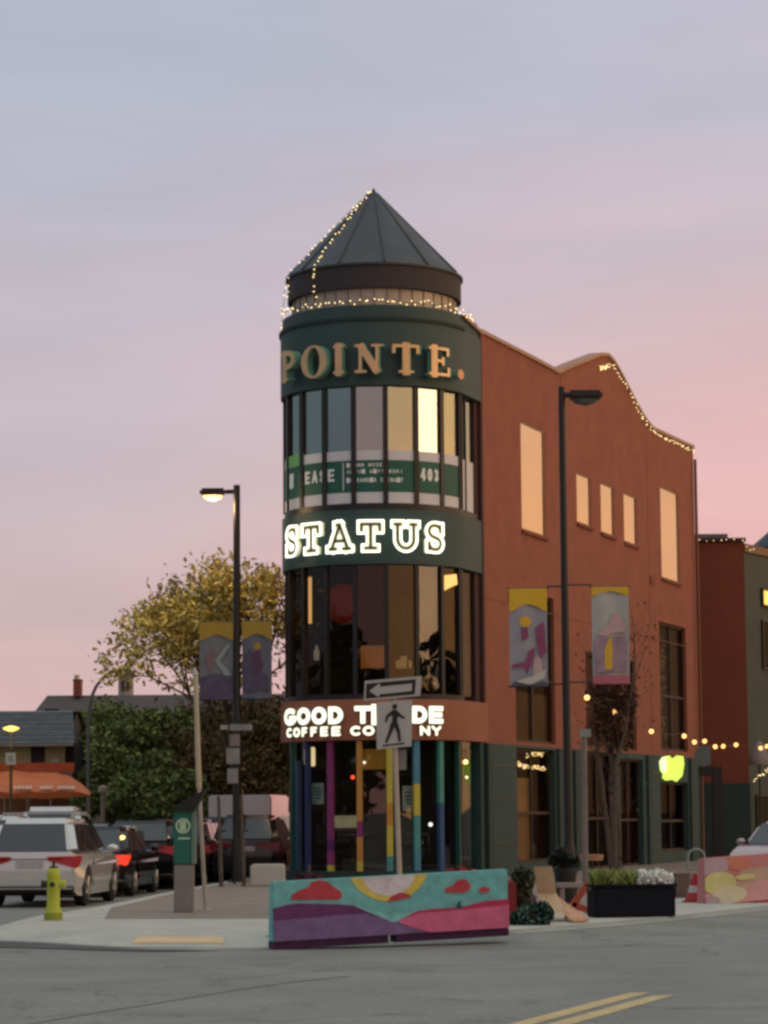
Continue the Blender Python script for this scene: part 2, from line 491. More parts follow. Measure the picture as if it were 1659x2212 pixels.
def letter(ch, w, h, th, mp, depth=0.0, extra=None, grow=0.0, res=.03, glyph=None):
    st = (glyph or GLY.get(ch, [])) + (extra or [])
    pad = .1 * h + grow
    return patch(lambda X, Y: stroke_field(st, w, h, th, X, Y) - grow, -pad, w + pad, -pad, h + pad,
                 max(6, int((w + 2 * pad) / res)), max(6, int((h + 2 * pad) / res)), mp, depth)
# ================================================================== THE SETTING: ground
def sheet(name, pts, m, kind='structure', parent=None, h=0.0):
    mb = MB()
    n = len(pts)
    tri = tessellate_polygon([[Vector((p[0], p[1], 0)) for p in pts]])
    if h:
        vs = [tuple(p) for p in pts] + [(p[0], p[1], p[2] - h) for p in pts]
        mb.add(vs, [tuple(t) for t in tri] + [(i, (i + 1) % n, n + (i + 1) % n, n + i) for i in range(n)])
    else: mb.add(pts, [tuple(t) for t in tri])
    o = mb.build(name, m, parent)
    if parent is None: o['kind'] = kind
    return o
def asphalt_mat():
    m = mat('asphalt', ()) if False else MATS['asphalt']
    n, l = m.node_tree.nodes, m.node_tree.links
    b = n['Principled BSDF']; src = b.inputs['Base Color'].links[0].from_socket
    t = n.new('ShaderNodeTexCoord')
    fine = n.new('ShaderNodeTexNoise'); fine.inputs['Scale'].default_value = 28; fine.inputs['Detail'].default_value = 3
    l.new(t.outputs['Object'], fine.inputs['Vector'])
    # cracks: thin lines of a stretched voronoi
    mp = n.new('ShaderNodeMapping'); mp.inputs['Scale'].default_value = (.10, .22, 1); mp.inputs['Rotation'].default_value = (0, 0, R(-58)); mp.inputs['Location'].default_value = (.3, .7, 0)
    wv = n.new('ShaderNodeTexNoise'); wv.inputs['Scale'].default_value = .8; wv.inputs['Detail'].default_value = 5
    l.new(t.outputs['Object'], wv.inputs['Vector'])
    ad = n.new('ShaderNodeMixRGB'); ad.blend_type = 'ADD'; ad.inputs[0].default_value = 1.6
    l.new(t.outputs['Object'], ad.inputs[1]); l.new(wv.outputs['Color'], ad.inputs[2]); l.new(ad.outputs[0], mp.inputs[0])
    vo = n.new('ShaderNodeTexVoronoi'); vo.feature = 'DISTANCE_TO_EDGE'; vo.inputs['Scale'].default_value = 1.0
    l.new(mp.outputs[0], vo.inputs['Vector'])
    mr = n.new('ShaderNodeMapRange'); mr.inputs[1].default_value = .0; mr.inputs[2].default_value = .011; mr.inputs[3].default_value = .66; mr.inputs[4].default_value = 1
    l.new(vo.outputs['Distance'], mr.inputs[0])
    m1 = n.new('ShaderNodeMixRGB'); m1.blend_type = 'MULTIPLY'; m1.inputs[0].default_value = 1
    l.new(src, m1.inputs[1]); l.new(mr.outputs[0], m1.inputs[2])
    mr2 = n.new('ShaderNodeMapRange'); mr2.inputs[1].default_value = .3; mr2.inputs[2].default_value = .7; mr2.inputs[3].default_value = .74; mr2.inputs[4].default_value = 1.24
    l.new(fine.outputs[0], mr2.inputs[0])
    m2 = n.new('ShaderNodeMixRGB'); m2.blend_type = 'MULTIPLY'; m2.inputs[0].default_value = 1
    l.new(m1.outputs[0], m2.inputs[1]); l.new(mr2.outputs[0], m2.inputs[2])
    l.new(m2.outputs[0], b.inputs['Base Color'])
asphalt_mat()
sheet('road', [(-900, -500, 0), (900, -500, 0), (900, 1500, 0), (-900, 1500, 0)], M_asph)

CURB = .14
def Gp(x, y, z=CURB): return G(x, y, z)
left_edge = [Gp(x, y) for x, y in ((-60, 2014), (-30, 2008), (0, 2000), (50, 1986), (93, 1976), (139, 1970), (197, 1961), (270, 1947), (340, 1932))]
d_left = (left_edge[-1] - left_edge[-2]).normalized()
d_left = Vector((math.sin(R(4.6)), math.cos(R(4.6)), 0))
far_left = left_edge[-1] + d_left * 150
ramp_px = [(-70, 2030), (0, 2031), (90, 2034), (230, 2043), (420, 2047), (588, 2046)]
ramp_in = [G(x, y - 28, CURB) for x, y in ramp_px]; ramp_out = [G(x, y, .02) for x, y in ramp_px]
front = ramp_in + [Gp(x, y, z) for x, y, z in ((589, 2043, 0), (700, 2033, .02), (850, 2022, .06), (1098, 2012, .13))] + [Gp(x, y) for x, y in ( (1230, 2000), (1340, 1991), (1500, 1975), (1659, 1957))]
far_right = front[-1] + fd * 160
side_pts = [far_left] + left_edge[::-1] + front + [far_right]
side_pts = [Vector((p.x, p.y, CURB)) for p in side_pts]
sheet('pavement', side_pts, M_conc, h=CURB + .02)
# worn kerb stone along the edge, a little proud of the slab, and its gutter
def strip(pts, off0, off1, z, name, m):
    vs, fs = [], []
    for i, p in enumerate(pts):
        a = pts[max(0, i - 1)]; b = pts[min(len(pts) - 1, i + 1)]
        t = (Vector(b) - Vector(a)); t.z = 0; t.normalize(); nrm = Vector((t.y, -t.x, 0))
        vs += [Vector((p[0], p[1], z)) + nrm * off0, Vector((p[0], p[1], z)) + nrm * off1]
    for i in range(len(pts) - 1): fs.append((2 * i, 2 * i + 1, 2 * i + 3, 2 * i + 2))
    o = mesh_obj(name, vs, fs, m); o['kind'] = 'structure'
    return o
edge_all = front[6:] + [far_right]
vs, fs = [], []
for p, q in zip(ramp_in, ramp_out): vs += [Vector((p.x, p.y, CURB + .001)), q, Vector((q.x, q.y - .01, -.01))]
for i in range(len(ramp_in) - 1): fs += [(3 * i, 3 * i + 1, 3 * i + 4, 3 * i + 3), (3 * i + 1, 3 * i + 2, 3 * i + 5, 3 * i + 4)]
mesh_obj('kerb_ramp', vs, fs, M_conc)['kind'] = 'structure'
strip(left_edge[::-1], -.16, -.004, CURB + .004, 'kerb', mat('kerb_concrete', (.43, .42, .38), .9, var=.15, scale=2)) if False else None
strip(edge_all, -.16, -.004, CURB + .004, 'kerb', mat('kerb_concrete', (.43, .42, .38), .9, var=.15, scale=2))
strip(ramp_out, .02, .30, .004, 'gutter', M_gutter)
# brown brick paving set back from the corner
bx = [(150, 1972), (225, 1985), (400, 1984), (583, 1984), (760, 1981), (1000, 1974), (1180, 1965), (1400, 1947), (1659, 1922)]
bp = [G(x, y, CURB + .004) for x, y in bx]
far_in = [left_edge[-1] + d_left * 60 + Vector((.25, 0, 0)), left_edge[-1] + Vector((.25, 0, 0)), left_edge[-2] + Vector((.3, 0, 0)), left_edge[-3] + Vector((.35, 0, 0))]
brick = [Vector((p.x, p.y, CURB + .004)) for p in far_in] + bp[1:] + [Vector((bp[-1].x, bp[-1].y, CURB + .004)) + fd * 60]
def paver_mat():
    m = M_paver; n, l = m.node_tree.nodes, m.node_tree.links
    b = n['Principled BSDF']; src = b.inputs['Base Color'].links[0].from_socket
    t = n.new('ShaderNodeTexCoord'); br = n.new('ShaderNodeTexBrick'); br.inputs['Scale'].default_value = 4.5
    br.inputs['Color1'].default_value = (1, 1, 1, 1); br.inputs['Color2'].default_value = (.82, .84, .86, 1); br.inputs['Mortar'].default_value = (.6, .6, .6, 1); br.inputs['Mortar Size'].default_value = .02
    l.new(t.outputs['Object'], br.inputs['Vector'])
    mx = n.new('ShaderNodeMixRGB'); mx.blend_type = 'MULTIPLY'; mx.inputs[0].default_value = 1
    l.new(src, mx.inputs[1]); l.new(br.outputs[0], mx.inputs[2]); l.new(mx.outputs[0], b.inputs['Base Color'])
paver_mat()
sheet('brick_paving', brick, M_paver)
# dark wet-looking patched asphalt in the gutter at the left, tar patch
M_patch = mat('patched_asphalt', (.085, .085, .082), .9, var=.2, scale=1.5, bump=.5)
sheet('asphalt_patch', [G(x, y, .010) for x, y in ((-80, 2031), (0, 2033), (90, 2037), (200, 2044), (330, 2050), (480, 2053), (330, 2055), (200, 2052), (60, 2047), (-80, 2045))], M_patch)
# asphalt feathered up to the kerb where the street climbs to the right
fr_ = front[6:] + [far_right]
vs, fs = [], []
for i, p in enumerate(fr_):
    q0, q1 = fr_[max(0, i - 1)], fr_[min(len(fr_) - 1, i + 1)]
    t_ = (Vector(q1) - Vector(q0)); t_.z = 0; t_.normalize(); nr_ = Vector((t_.y, -t_.x, 0))
    h_ = (0.012, .045, .085, .125)[min(i, 3)]
    for off, hz_ in ((-.05, h_), (.45, h_ * .78), (1.0, h_ * .35), (2.2, .002)): vs.append(Vector((p[0], p[1], hz_)) + nr_ * off)
for i in range(len(fr_) - 1):
    for k in range(3): fs.append((4 * i + k, 4 * i + k + 1, 4 * i + 5 + k, 4 * i + 4 + k))
mesh_obj('road_shoulder', vs, fs, M_asph)['kind'] = 'structure'
vs2, fs2 = [], []
for i in range(len(fr_)):
    p, q = Vector(vs[4 * i]), Vector(vs[4 * i + 1]); vs2 += [p + Vector((0, 0, .005)), p.lerp(q, .75) + Vector((0, 0, .005))]
for i in range(3, len(fr_) - 1): fs2.append((2 * i, 2 * i + 1, 2 * i + 3, 2 * i + 2))
mesh_obj('gutter', vs2, fs2, M_gutter)['kind'] = 'structure'
# tactile strip at the dropped kerb
def on_ramp(x, y):
    for (xa, ya), (xb, yb) in zip(ramp_px[:-1], ramp_px[1:]):
        if xa <= x <= xb: yr = ya + (yb - ya) * (x - xa) / (xb - xa)
    Yi, Yo, z = G(x, yr - 28, CURB).y, G(x, yr, .02).y, .08
    for _ in range(30): z += .3 * (.02 + (CURB - .02) * (G(x, y, z).y - Yo) / (Yi - Yo) - z)
    return G(x, y, z) + Vector((0, 0, .028))
yp = [on_ramp(*q) for q in ((300, 2028), (480, 2028), (484, 2040), (285, 2040))]
ts = thing('tactile_strip', 'worn cream yellow warning strip set in the pavement corner', 'paving strip', (yp[0] + yp[2]) / 2)
M_ty = mat('worn_yellow_paint', (.80, .60, .34), .8, var=.12, scale=4)
mb = MB(); vs = yp + [p - Vector((0, 0, .05)) for p in yp]; mb.add(vs, [(0, 1, 2, 3), (0, 1, 5, 4), (1, 2, 6, 5), (2, 3, 7, 6), (3, 0, 4, 7)])
mb.build('strip_plate', M_ty, ts, world=True)
mb = MB()
for i in range(34):
    for j in range(4):
        a = yp[0].lerp(yp[1], (i + .5) / 34); b = yp[3].lerp(yp[2], (i + .5) / 34); p = a.lerp(b, (j + .5) / 4)
        mb.tube(p, p + Vector((0, 0, .008)), .02, .012, 6)
mb.build('raised_dots', M_ty, ts, world=True)['kind'] = 'stuff'
# tar seam between two lanes of old and newer asphalt
sm = [G(x, y, .004) for x, y in ((40, 2216), (180, 2192), (330, 2168), (500, 2140), (640, 2120), (760, 2108))]
vs, fs = [], []
for i, p in enumerate(sm):
    w_ = .035 + .02 * ((i * 37) % 5) / 5; vs += [p + Vector((0, -w_, 0)), p + Vector((0, w_, 0))]
for i in range(len(sm) - 1): fs.append((2 * i, 2 * i + 2, 2 * i + 3, 2 * i + 1))
mesh_obj('road_seam', vs, fs, mat('tar_seam', (.12, .12, .11), .9, var=.25, scale=2, bump=.4))['kind'] = 'structure'
# double yellow centre line of the road
M_yl = mat('yellow_road_paint', (.56, .42, .20), .8, var=.22, scale=5)
ps = G(1100, 2212, .004); nn = Vector((fd.y, -fd.x, 0))
for o0, o1, yend in ((0, .19, 25.5), (.31, .50, 25.2)):
    a = ps - fd * 26; L_ = (yend - a.y) / fd.y
    mesh_obj('centre_line', [a + nn * o0, a + nn * o1, a + fd * L_ + nn * o1, a + fd * (L_ - .12) + nn * o0], [(0, 1, 2, 3)], M_yl)['kind'] = 'structure'

# ================================================================== THE CORNER BUILDING
bld = thing('corner_building', 'terracotta and dark green corner building with round glazed tower and pointed slate roof', 'building', TC)
def B(mb, name, m, **k): return mb.build(name, m, k.pop('parent', bld), world=True, **k)
zt = {k: Tz(y) for k, y in dict(top=658, ledge=690, b1b=832, g1b=1086, b2t=1100, b2b=1218, g2b=1504, b3t=1510, b3b=1598, base=1882).items()}
zc = F(1.44, 0)  # facade corner
Z_ROOF = W(1042, 722, zc.y).z
Z_BASE = W(1042, 1605, zc.y).z
# round walls, from top to bottom
B(MB().ring(-110, 70, TR - .3, TR + .02, zt['ledge'], zt['top'], 60), 'parapet_band', M_band)
B(MB().ring(-110, 70, TR - .3, TR + .07, zt['b1b'], zt['ledge'] - .003, 60), 'sign_band', M_band)
B(MB().ring(-110, 70, TR - .25, TR - .02, zt['b2t'], zt['g1b'], 60), 'sill', M_frame)
B(MB().ring(-110, 70, TR - .3, TR + .04, zt['b2b'], zt['b2t'] - .003, 60), 'sign_band', M_band)
B(MB().ring(-110, 70, TR - .3, TR + .09, zt['b3b'], zt['b3t'], 60), 'terracotta_band', mat('terracotta_band', (.34, .125, .075), .9, var=.1, scale=.8, bump=.2))
B(MB().ring(-110, 70, TR - .3, TR - .02, zt['b3t'] + .003, zt['g2b'] + .06, 60), 'sill', M_frame)
B(MB().ring(-110, 70, TR - .3, TR + .02, CURB, zt['base'], 60), 'plinth', mat('dark_green_plinth', (.02, .04, .036), .8))
# matching flat pieces between the round tower and the red wall
S0, S1 = 0.0, 1.30
def flat(name, z0, z1, d, m, s0=S0, s1=S1):
    return B(MB().box((s0, -.3, z0), (s1, d, z1), lambda s, dd, z: F(s, z, dd)), name, m)
flat('sign_band', zt['b1b'], zt['ledge'] - .003, .07, M_band); flat('parapet_band', zt['ledge'], zt['top'] - .05, .02, M_band)
flat('sign_band', zt['b2b'], zt['b2t'] - .003, .04, M_band); flat('sill', zt['b2t'], zt['g1b'], -.02, M_frame)
flat('terracotta_band', zt['b3b'], zt['b3t'], .09, MATS['terracotta_band'], s1=1.5)
flat('pilaster', CURB, zt['b3b'] - .003, .03, mat('teal_green_post', (.018, .055, .05), .6), s0=1.05, s1=1.48)
flat('shaded_corner_trim', zt['b3t'] + .003, Z_ROOF, .05, M_darkred, s0=S1, s1=1.46)  # dark corner strips; the shade there is put into their colour
flat('shaded_corner_trim', zt['b3t'] + .003, zt['b2b'] - .003, -.04, M_darkred, s0=.95, s1=S1)
flat('shaded_corner_trim', zt['b2t'] + .1, zt['b1b'] - .003, -.04, M_darkred, s0=1.05, s1=S1)
# floors and inner core of the tower
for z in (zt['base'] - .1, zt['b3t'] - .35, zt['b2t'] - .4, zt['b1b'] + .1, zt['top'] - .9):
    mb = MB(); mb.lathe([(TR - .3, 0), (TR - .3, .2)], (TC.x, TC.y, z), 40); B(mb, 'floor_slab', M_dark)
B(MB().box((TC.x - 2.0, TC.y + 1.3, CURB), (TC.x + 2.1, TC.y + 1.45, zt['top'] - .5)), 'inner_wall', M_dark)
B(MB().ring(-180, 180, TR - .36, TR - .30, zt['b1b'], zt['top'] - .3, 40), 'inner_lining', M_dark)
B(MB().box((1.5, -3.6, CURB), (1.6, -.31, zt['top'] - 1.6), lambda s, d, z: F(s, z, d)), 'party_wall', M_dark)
B(MB().ring(-110, 70, TR - .02, TR + .11, zt['ledge'] - .03, zt['ledge'] + .05, 60), 'ledge', mat('dark_ledge', (.016, .03, .03), .8))

# mullions and panes: every 19.5 degrees
MUL = [6.3 + 19.5 * k for k in range(-5, 4)]
G_up = glass('reflective_glass', .26, (.55, .60, .60), 1.0, rcol=(.86, .95, .92), wave=.004)
G_mid = glass('dark_glass', .022, (.80, .76, .72), .14, wave=.006)
G_low = glass('shop_glass', .04, (.90, .91, .90), .2, wave=.006)
def facet(th0, th1, r, z0, z1, name, m, t=.012, parent=bld):
    a, b, c, d = Tc(th0, r, z0), Tc(th1, r, z0), Tc(th1, r, z1), Tc(th0, r, z1)
    n_ = (b - a).cross(d - a).normalized() * t
    return B(MB().add([a, b, c, d, a - n_, b - n_, c - n_, d - n_], [(0, 1, 2, 3), (7, 6, 5, 4), (0, 4, 5, 1), (1, 5, 6, 2), (2, 6, 7, 3), (3, 7, 4, 0)]), name, m, parent=parent)
def mullion(th, r, w, dp, z0, z1, m, name='mullion'):
    rad, tan = Vector((math.sin(R(th)), -math.cos(R(th)), 0)), Vector((math.cos(R(th)), math.sin(R(th)), 0))
    c = Vector((TC.x, TC.y, 0)) + rad * r
    return B(MB().box((-w / 2, -dp, z0), (w / 2, 0, z1), lambda a, b, z: c + tan * a + rad * b + Vector((0, 0, z))), name, m)
for th in MUL + [68.5]:
    mullion(th, TR + .015, .12 if th < 60 else .05, .075, zt['g1b'] + .002, zt['b1b'] - .002, M_frame)
    mullion(th, TR - .02, .10 if th < 60 else .07, .14, zt['g2b'] + .062, zt['b2b'] - .002, M_frame)
ends = MUL + [68.5]
for a, b in zip(ends[:-1], ends[1:]):
    rg = (TR - .06) * math.cos(R((b - a) / 2)) / math.cos(R((b - a) / 2))
    facet(a, b, TR - .05, zt['g1b'], zt['b1b'], 'window_pane', G_up)
    facet(a, b, TR - .09, zt['g2b'] + .06, zt['b2b'], 'window_pane', G_mid)
    facet(a, b, TR - .10, zt['base'], zt['b3b'], 'window_pane', G_low)
for z0, z1, g in ((zt['g1b'], zt['b1b'], G_up), (zt['g2b'] + .06, zt['b2b'], G_mid), (zt['base'], zt['b3b'], G_low)):
    B(MB().box((.02, -.12, z0), (1.0, -.10, z1), lambda s, d, z: F(s, z, d)), 'window_pane', g)
B(MB().box((.40, -.1, zt['g1b'] + .002), (.45, -.05, zt['b1b'] - .002), lambda s, d, z: F(s, z, d)), 'mullion', M_frame)
# painted posts of the ground floor: (column, [(row from, row to, colour)...])
PC = {k: mat('paint_' + k, c, .55, var=.08) for k, c in dict(navy=(.022, .03, .11), steel_blue=(.03, .06, .12), magenta=(.22, .03, .13), plum=(.09, .02, .12), orange=(.48, .22, .04), ochre=(.55, .33, .035), yellow=(.50, .42, .05), teal=(.06, .26, .24), sea=(.06, .22, .30), rust=(.50, .22, .03), royal=(.03, .08, .20), bottle=(.01, .07, .06)).items()}
posts = [(629, .11, [(1598, 1890, 'bottle')]), (641, .15, [(1640, 1890, 'steel_blue')]), (662, .14, [(1598, 1890, 'navy')]),
         (712, .17, [(1598, 1814, 'magenta'), (1814, 1838, 'plum'), (1838, 1869, 'magenta'), (1869, 1889, 'yellow')]),
         (776, .15, [(1598, 1773, 'orange'), (1773, 1808, 'magenta'), (1808, 1860, 'orange'), (1860, 1889, 'yellow')]),
         (842, .17, [(1598, 1735, 'yellow'), (1735, 1784, 'rust'), (1784, 1850, 'yellow'), (1850, 1889, 'teal')]),
         (901, .18, [(1598, 1694, 'sea'), (1694, 1762, 'yellow'), (1762, 1838, 'teal'), (1838, 1889, 'sea')]),
         (954, .16, [(1598, 1735, 'teal'), (1735, 1890, 'royal')]), (993, .12, [(1598, 1890, 'bottle')])]
for x, w, segs in posts:
    th = Tang(x, 1700)
    for k, (ya, yb, c) in enumerate(segs):
        zb, za = Tz(yb), Tz(ya)
        if za > zt['b3b'] - .01: za = zt['b3b'] - .003
        mullion(th, TR + .01, w * .82, .11, max(zb, zt['base'] - .05), za - (.001 if k else 0), PC[c], 'post')
# for-lease film behind the panes of the top floor
zb0, zb1, zb2, zb3 = Tz(1086), Tz(1062), Tz(993), Tz(972)
M_film = mat('white_film', (.60, .58, .60), .7, var=.04); M_film_g = mat('green_film', (.014, .095, .066), .6, var=.06)
RF = TR - .028
B(MB().ring(-84, 70, RF - .01, RF, zb0 - .02, zb3, 50), 'lease_banner', M_film)
B(MB().ring(-84, 70, RF + .004, RF + .008, zb1, zb2, 50), 'banner_stripe', M_film_g)
B(MB().ring(-80, -50, RF + .004, RF + .008, zb2 + .003, zb3 + .05, 12), 'banner_corner', mat('light_green_film', (.18, .42, .14), .6))
B(MB().box((0, -.2, zb0), (1.2, -.19, zb3), lambda s, d, z: F(s, z, d + .11)), 'lease_banner', M_film)
M_white = mat('white_lettering', (.75, .75, .73), .6, var=.02)
def film_text(txt, x0, x1, y0, y1, th_=.16):
    """white capitals printed on the film from column x0 to x1 between rows y0 (top) and y1"""
    a0, a1 = Tang(x0, 1030, RF), Tang(x1, 1030, RF)
    z0, z1 = Tz(y1, RF), Tz(y0, RF)
    L = R(a1 - a0) * RF; h = z1 - z0; cw = L / len(txt)
    for i, ch in enumerate(txt):
        if ch == ' ' or ch not in GLY: continue
        w = cw * .74
        def mp(u, v, d, i=i): return Tc(a0 + math.degrees((i * cw + u) / RF), RF + .014 + d, z0 + v)
        l_ = letter(ch, w, h, h * th_, mp, 0, res=h / 9)
        B(l_, 'banner_letter', M_white)
film_text('R LEASE', 628, 728, 1010, 1037, .2)
film_text('JOHNN MOSES', 750, 836, 1000, 1008, .18)
film_text('ARTUR GRYTOWSKI', 750, 872, 1014, 1022, .18)
film_text('JO SANDRA STEWART', 750, 872, 1032, 1041, .18)
film_text('403', 908, 950, 1008, 1036, .2)
a_ = Tang(741, 1030, RF); B(MB().ring(a_, a_ + .5, RF + .01, RF + .014, zb1 + .05, zb2 - .05, 2), 'banner_rule', M_white)

# the red street facade: strips between break points, openings left out
prof_px = [(1045, 724), (1100, 752), (1155, 780), (1205, 807), (1235, 793), (1268, 780), (1296, 769), (1312, 770), (1322, 780), (1334, 799), (1347, 823), (1360, 849), (1374, 876), (1388, 901), (1399, 917), (1410, 929), (1430, 938), (1460, 952), (1497, 969)]
prof = [Fs(x, y) for x, y in prof_px]
prof[0] = (1.46, prof[0][1])
S_END = prof[-1][0]
def top(s):
    for (a, za), (b, zb) in zip(prof[:-1], prof[1:]):
        if a - 1e-6 <= s <= b + 1e-6: return za + (zb - za) * (s - a) / (b - a)
    return prof[-1][1]
def opening(x0, x1, y0, y1, z0=None):
    s0, s1 = Fs(x0, (y0 + y1) / 2)[0], Fs(x1, (y0 + y1) / 2)[0]
    xm = (x0 + x1) / 2
    return [s0, s1, Fs(xm, y1)[1] if z0 is None else z0, Fs(xm, y0)[1]]
O_up = [opening(1126, 1178, 920, 1152), opening(1246, 1277, 1025, 1134), opening(1298, 1327, 1046, 1155), opening(1348, 1376, 1068, 1175), opening(1428, 1467, 1058, 1254)]
O_lo = [opening(1113, 1198, 1283, 1600, z0=Z_BASE + .10), opening(1266, 1374, 1418, 1600, z0=Z_BASE + .10), opening(1426, 1483, 1350, 1600, z0=Z_BASE + .18)]
O_gr = [opening(1113, 1196, 1618, 1800, z0=.45), opening(1262, 1330, 1625, 1800, z0=CURB), opening(1337, 1386, 1640, 1800, z0=CURB), opening(1424, 1484, 1690, 1800, z0=.5)]
def wall(name, s0, s1, z0, ztop, ops, m, d=0.0, th=.28):
    br = sorted({s0, s1} | {v for o in ops for v in o[:2]} | ({p[0] for p in prof if s0 < p[0] < s1} if ztop is None else set()))
    mb = MB()
    tz = (lambda s: top(s)) if ztop is None else (lambda s: ztop)
    for a, b in zip(br[:-1], br[1:]):
        if b - a < 1e-5: continue
        mid_ = (a + b) / 2
        cuts = sorted([(o[2], o[3]) for o in ops if o[0] - 1e-6 <= mid_ <= o[1] + 1e-6])
        lo = z0
        for c0, c1 in cuts + [(None, None)]:
            if c0 is None:
                mb.add([F(a, lo, d), F(b, lo, d), F(b, tz(b), d), F(a, tz(a), d), F(a, lo, d - th), F(b, lo, d - th), F(b, tz(b), d - th), F(a, tz(a), d - th)], [(0, 1, 2, 3), (7, 6, 5, 4), (3, 2, 6, 7)])
            else:
                if c0 > lo + 1e-4: mb.add([F(a, lo, d), F(b, lo, d), F(b, c0, d), F(a, c0, d)], [(0, 1, 2, 3)])
                lo = c1
    for o in ops:   # reveals
        a, b, c, e = o
        mb.add([F(a, c, d), F(b, c, d), F(b, e, d), F(a, e, d), F(a, c, d - th), F(b, c, d - th), F(b, e, d - th), F(a, e, d - th)], [(0, 1, 5, 4), (1, 2, 6, 5), (2, 3, 7, 6), (3, 0, 4, 7)])
    mb.add([F(s0, z0, d), F(s0, z0, d - th), F(s0, tz(s0), d - th), F(s0, tz(s0), d)], [(0, 1, 2, 3)])
    mb.add([F(s1, z0, d), F(s1, z0, d - th), F(s1, tz(s1), d - th), F(s1, tz(s1), d)], [(0, 1, 2, 3)])
    mb.add([F(s0, z0, d), F(s1, z0, d), F(s1, z0, d - th), F(s0, z0, d - th)], [(0, 1, 2, 3)])
    return B(mb, name, m)
wall('facade_wall', 1.46, S_END, Z_BASE + .002, None, O_up + O_lo, M_red)
wall('facade_base', 1.48, S_END, CURB, Z_BASE, O_gr, M_green, d=.05)
# parapet cap following the roofline
mb = MB()
for (a, za), (b, zb) in zip(prof[:-1], prof[1:]):
    q = [(a, za + .003), (b, zb + .003), (b, zb + .10), (a, za + .10)]
    mb.add([F(s, z, .06) for s, z in q] + [F(s, z, -.33) for s, z in q], [(0, 1, 2, 3), (7, 6, 5, 4), (3, 2, 6, 7), (0, 4, 5, 1)])
B(mb, 'parapet_cap', M_cap)
mb = MB(); q = [(S0, zt['top'] - .05), (1.46, Z_ROOF - .02), (1.46, Z_ROOF + .06), (S0, zt['top'] + .03)]
mb.add([F(s, z, .10) for s, z in q] + [F(s, z, -.33) for s, z in q], [(0, 1, 2, 3), (7, 6, 5, 4), (3, 2, 6, 7), (0, 4, 5, 1)]); B(mb, 'parapet_cap', M_cap)
# horizontal joints of the green base panels
for z in (CURB + .8, CURB + 1.9, Z_BASE - .55):
    for s0, s1 in ((1.6, O_gr[0][0] - .02), (O_gr[0][1] + .02, O_gr[1][0] - .02), (O_gr[2][1] + .02, O_gr[3][0] - .02)):
        B(MB().box((s0, .052, z), (s1, .062, z + .04), lambda s, d, z_: F(s, z_, d)), 'panel_joint', M_frame)
# pilaster strips of the base
for x in (1052, 1205, 1240, 1398, 1490):
    s = Fs(x, 1750)[0]
    B(MB().box((s - .22, .053, CURB), (s + .22, .13, Z_BASE - .02), lambda s_, d, z: F(s_, z, d)), 'pilaster', mat('darker_green_pilaster', (.026, .048, .042), .75, var=.15))
# fine control joints in the stucco and a rainwater pipe
M_jt = mat('stucco_joint', (.20, .065, .04), .95)
for z in (Z_BASE + 3.55,): B(MB().box((1.48, .001, z), (S_END - .02, .006, z + .025), lambda s, d, z_: F(s, z_, d)), 'control_joint', M_jt)
for x in (1216, 1400):
    s = Fs(x, 1200)[0]; B(MB().box((s, .0012, Z_BASE + .02), (s + .03, .007, top(s) - .05), lambda s_, d, z: F(s_, z, d)), 'control_joint', M_jt)
B(MB().tube(F(S_END - .25, CURB, .12), F(S_END - .25, prof[-1][1] - .4, .12), .05, .05, 8), 'downpipe', mat('brown_downpipe', (.16, .055, .035), .6))
for o in O_up:
    B(MB().box((o[0] - .05, .002, o[2] - .09), (o[1] + .05, .07, o[2] - .004), lambda s, d, z: F(s, z, d)), 'window_sill', M_jt)
for x, y in ((1098, 1300), (1404, 1260)):
    s, z = Fs(x, y); B(MB().box((s, .002, z), (s + .5, .04, z + .25), lambda s_, d, z_: F(s_, z_, d)), 'wall_vent', M_jt)
# body of the building behind the walls, roof
L0 = TC + Vector((-math.cos(R(4.6)), math.sin(R(4.6)), 0)) * (TR - .1)
dl = Vector((math.sin(R(4.6)), math.cos(R(4.6)), 0))
L1 = L0 + dl * 22
E1 = F(S_END, 0, -.3); E0 = F(1.4, 0, -.3)
def V3(p, z): return Vector((p.x, p.y, z))
mb = MB(); zr = prof[-1][1] - .6
mb.add([V3(L0, CURB), V3(L1, CURB), V3(L1, zr + .5), V3(L0, zr + .5)], [(0, 1, 2, 3)]); B(mb, 'side_wall', M_red)
mb = MB(); mb.add([V3(L1, CURB), V3(E1, CURB), V3(E1, zr + .5), V3(L1, zr + .5)], [(0, 1, 2, 3)]); B(mb, 'rear_wall', M_red)
mb = MB(); mb.add([V3(L0, zr), V3(L1, zr), V3(E1, zr), V3(E0, zr), V3(TC, zr)], [(0, 1, 2, 3, 4)]); B(mb, 'flat_roof', mat('grey_roofing', (.12, .12, .12), .9))
# inside of the facade rooms
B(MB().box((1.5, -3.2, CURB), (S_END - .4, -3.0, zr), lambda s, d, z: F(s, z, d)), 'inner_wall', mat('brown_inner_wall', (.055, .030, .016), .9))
for z in (CURB - .05, Z_BASE - .05, Z_BASE + 3.6): B(MB().box((1.5, -3.0, z), (S_END - .3, -.3, z + .1), lambda s, d, z_: F(s, z_, d)), 'floor_slab', M_dark)
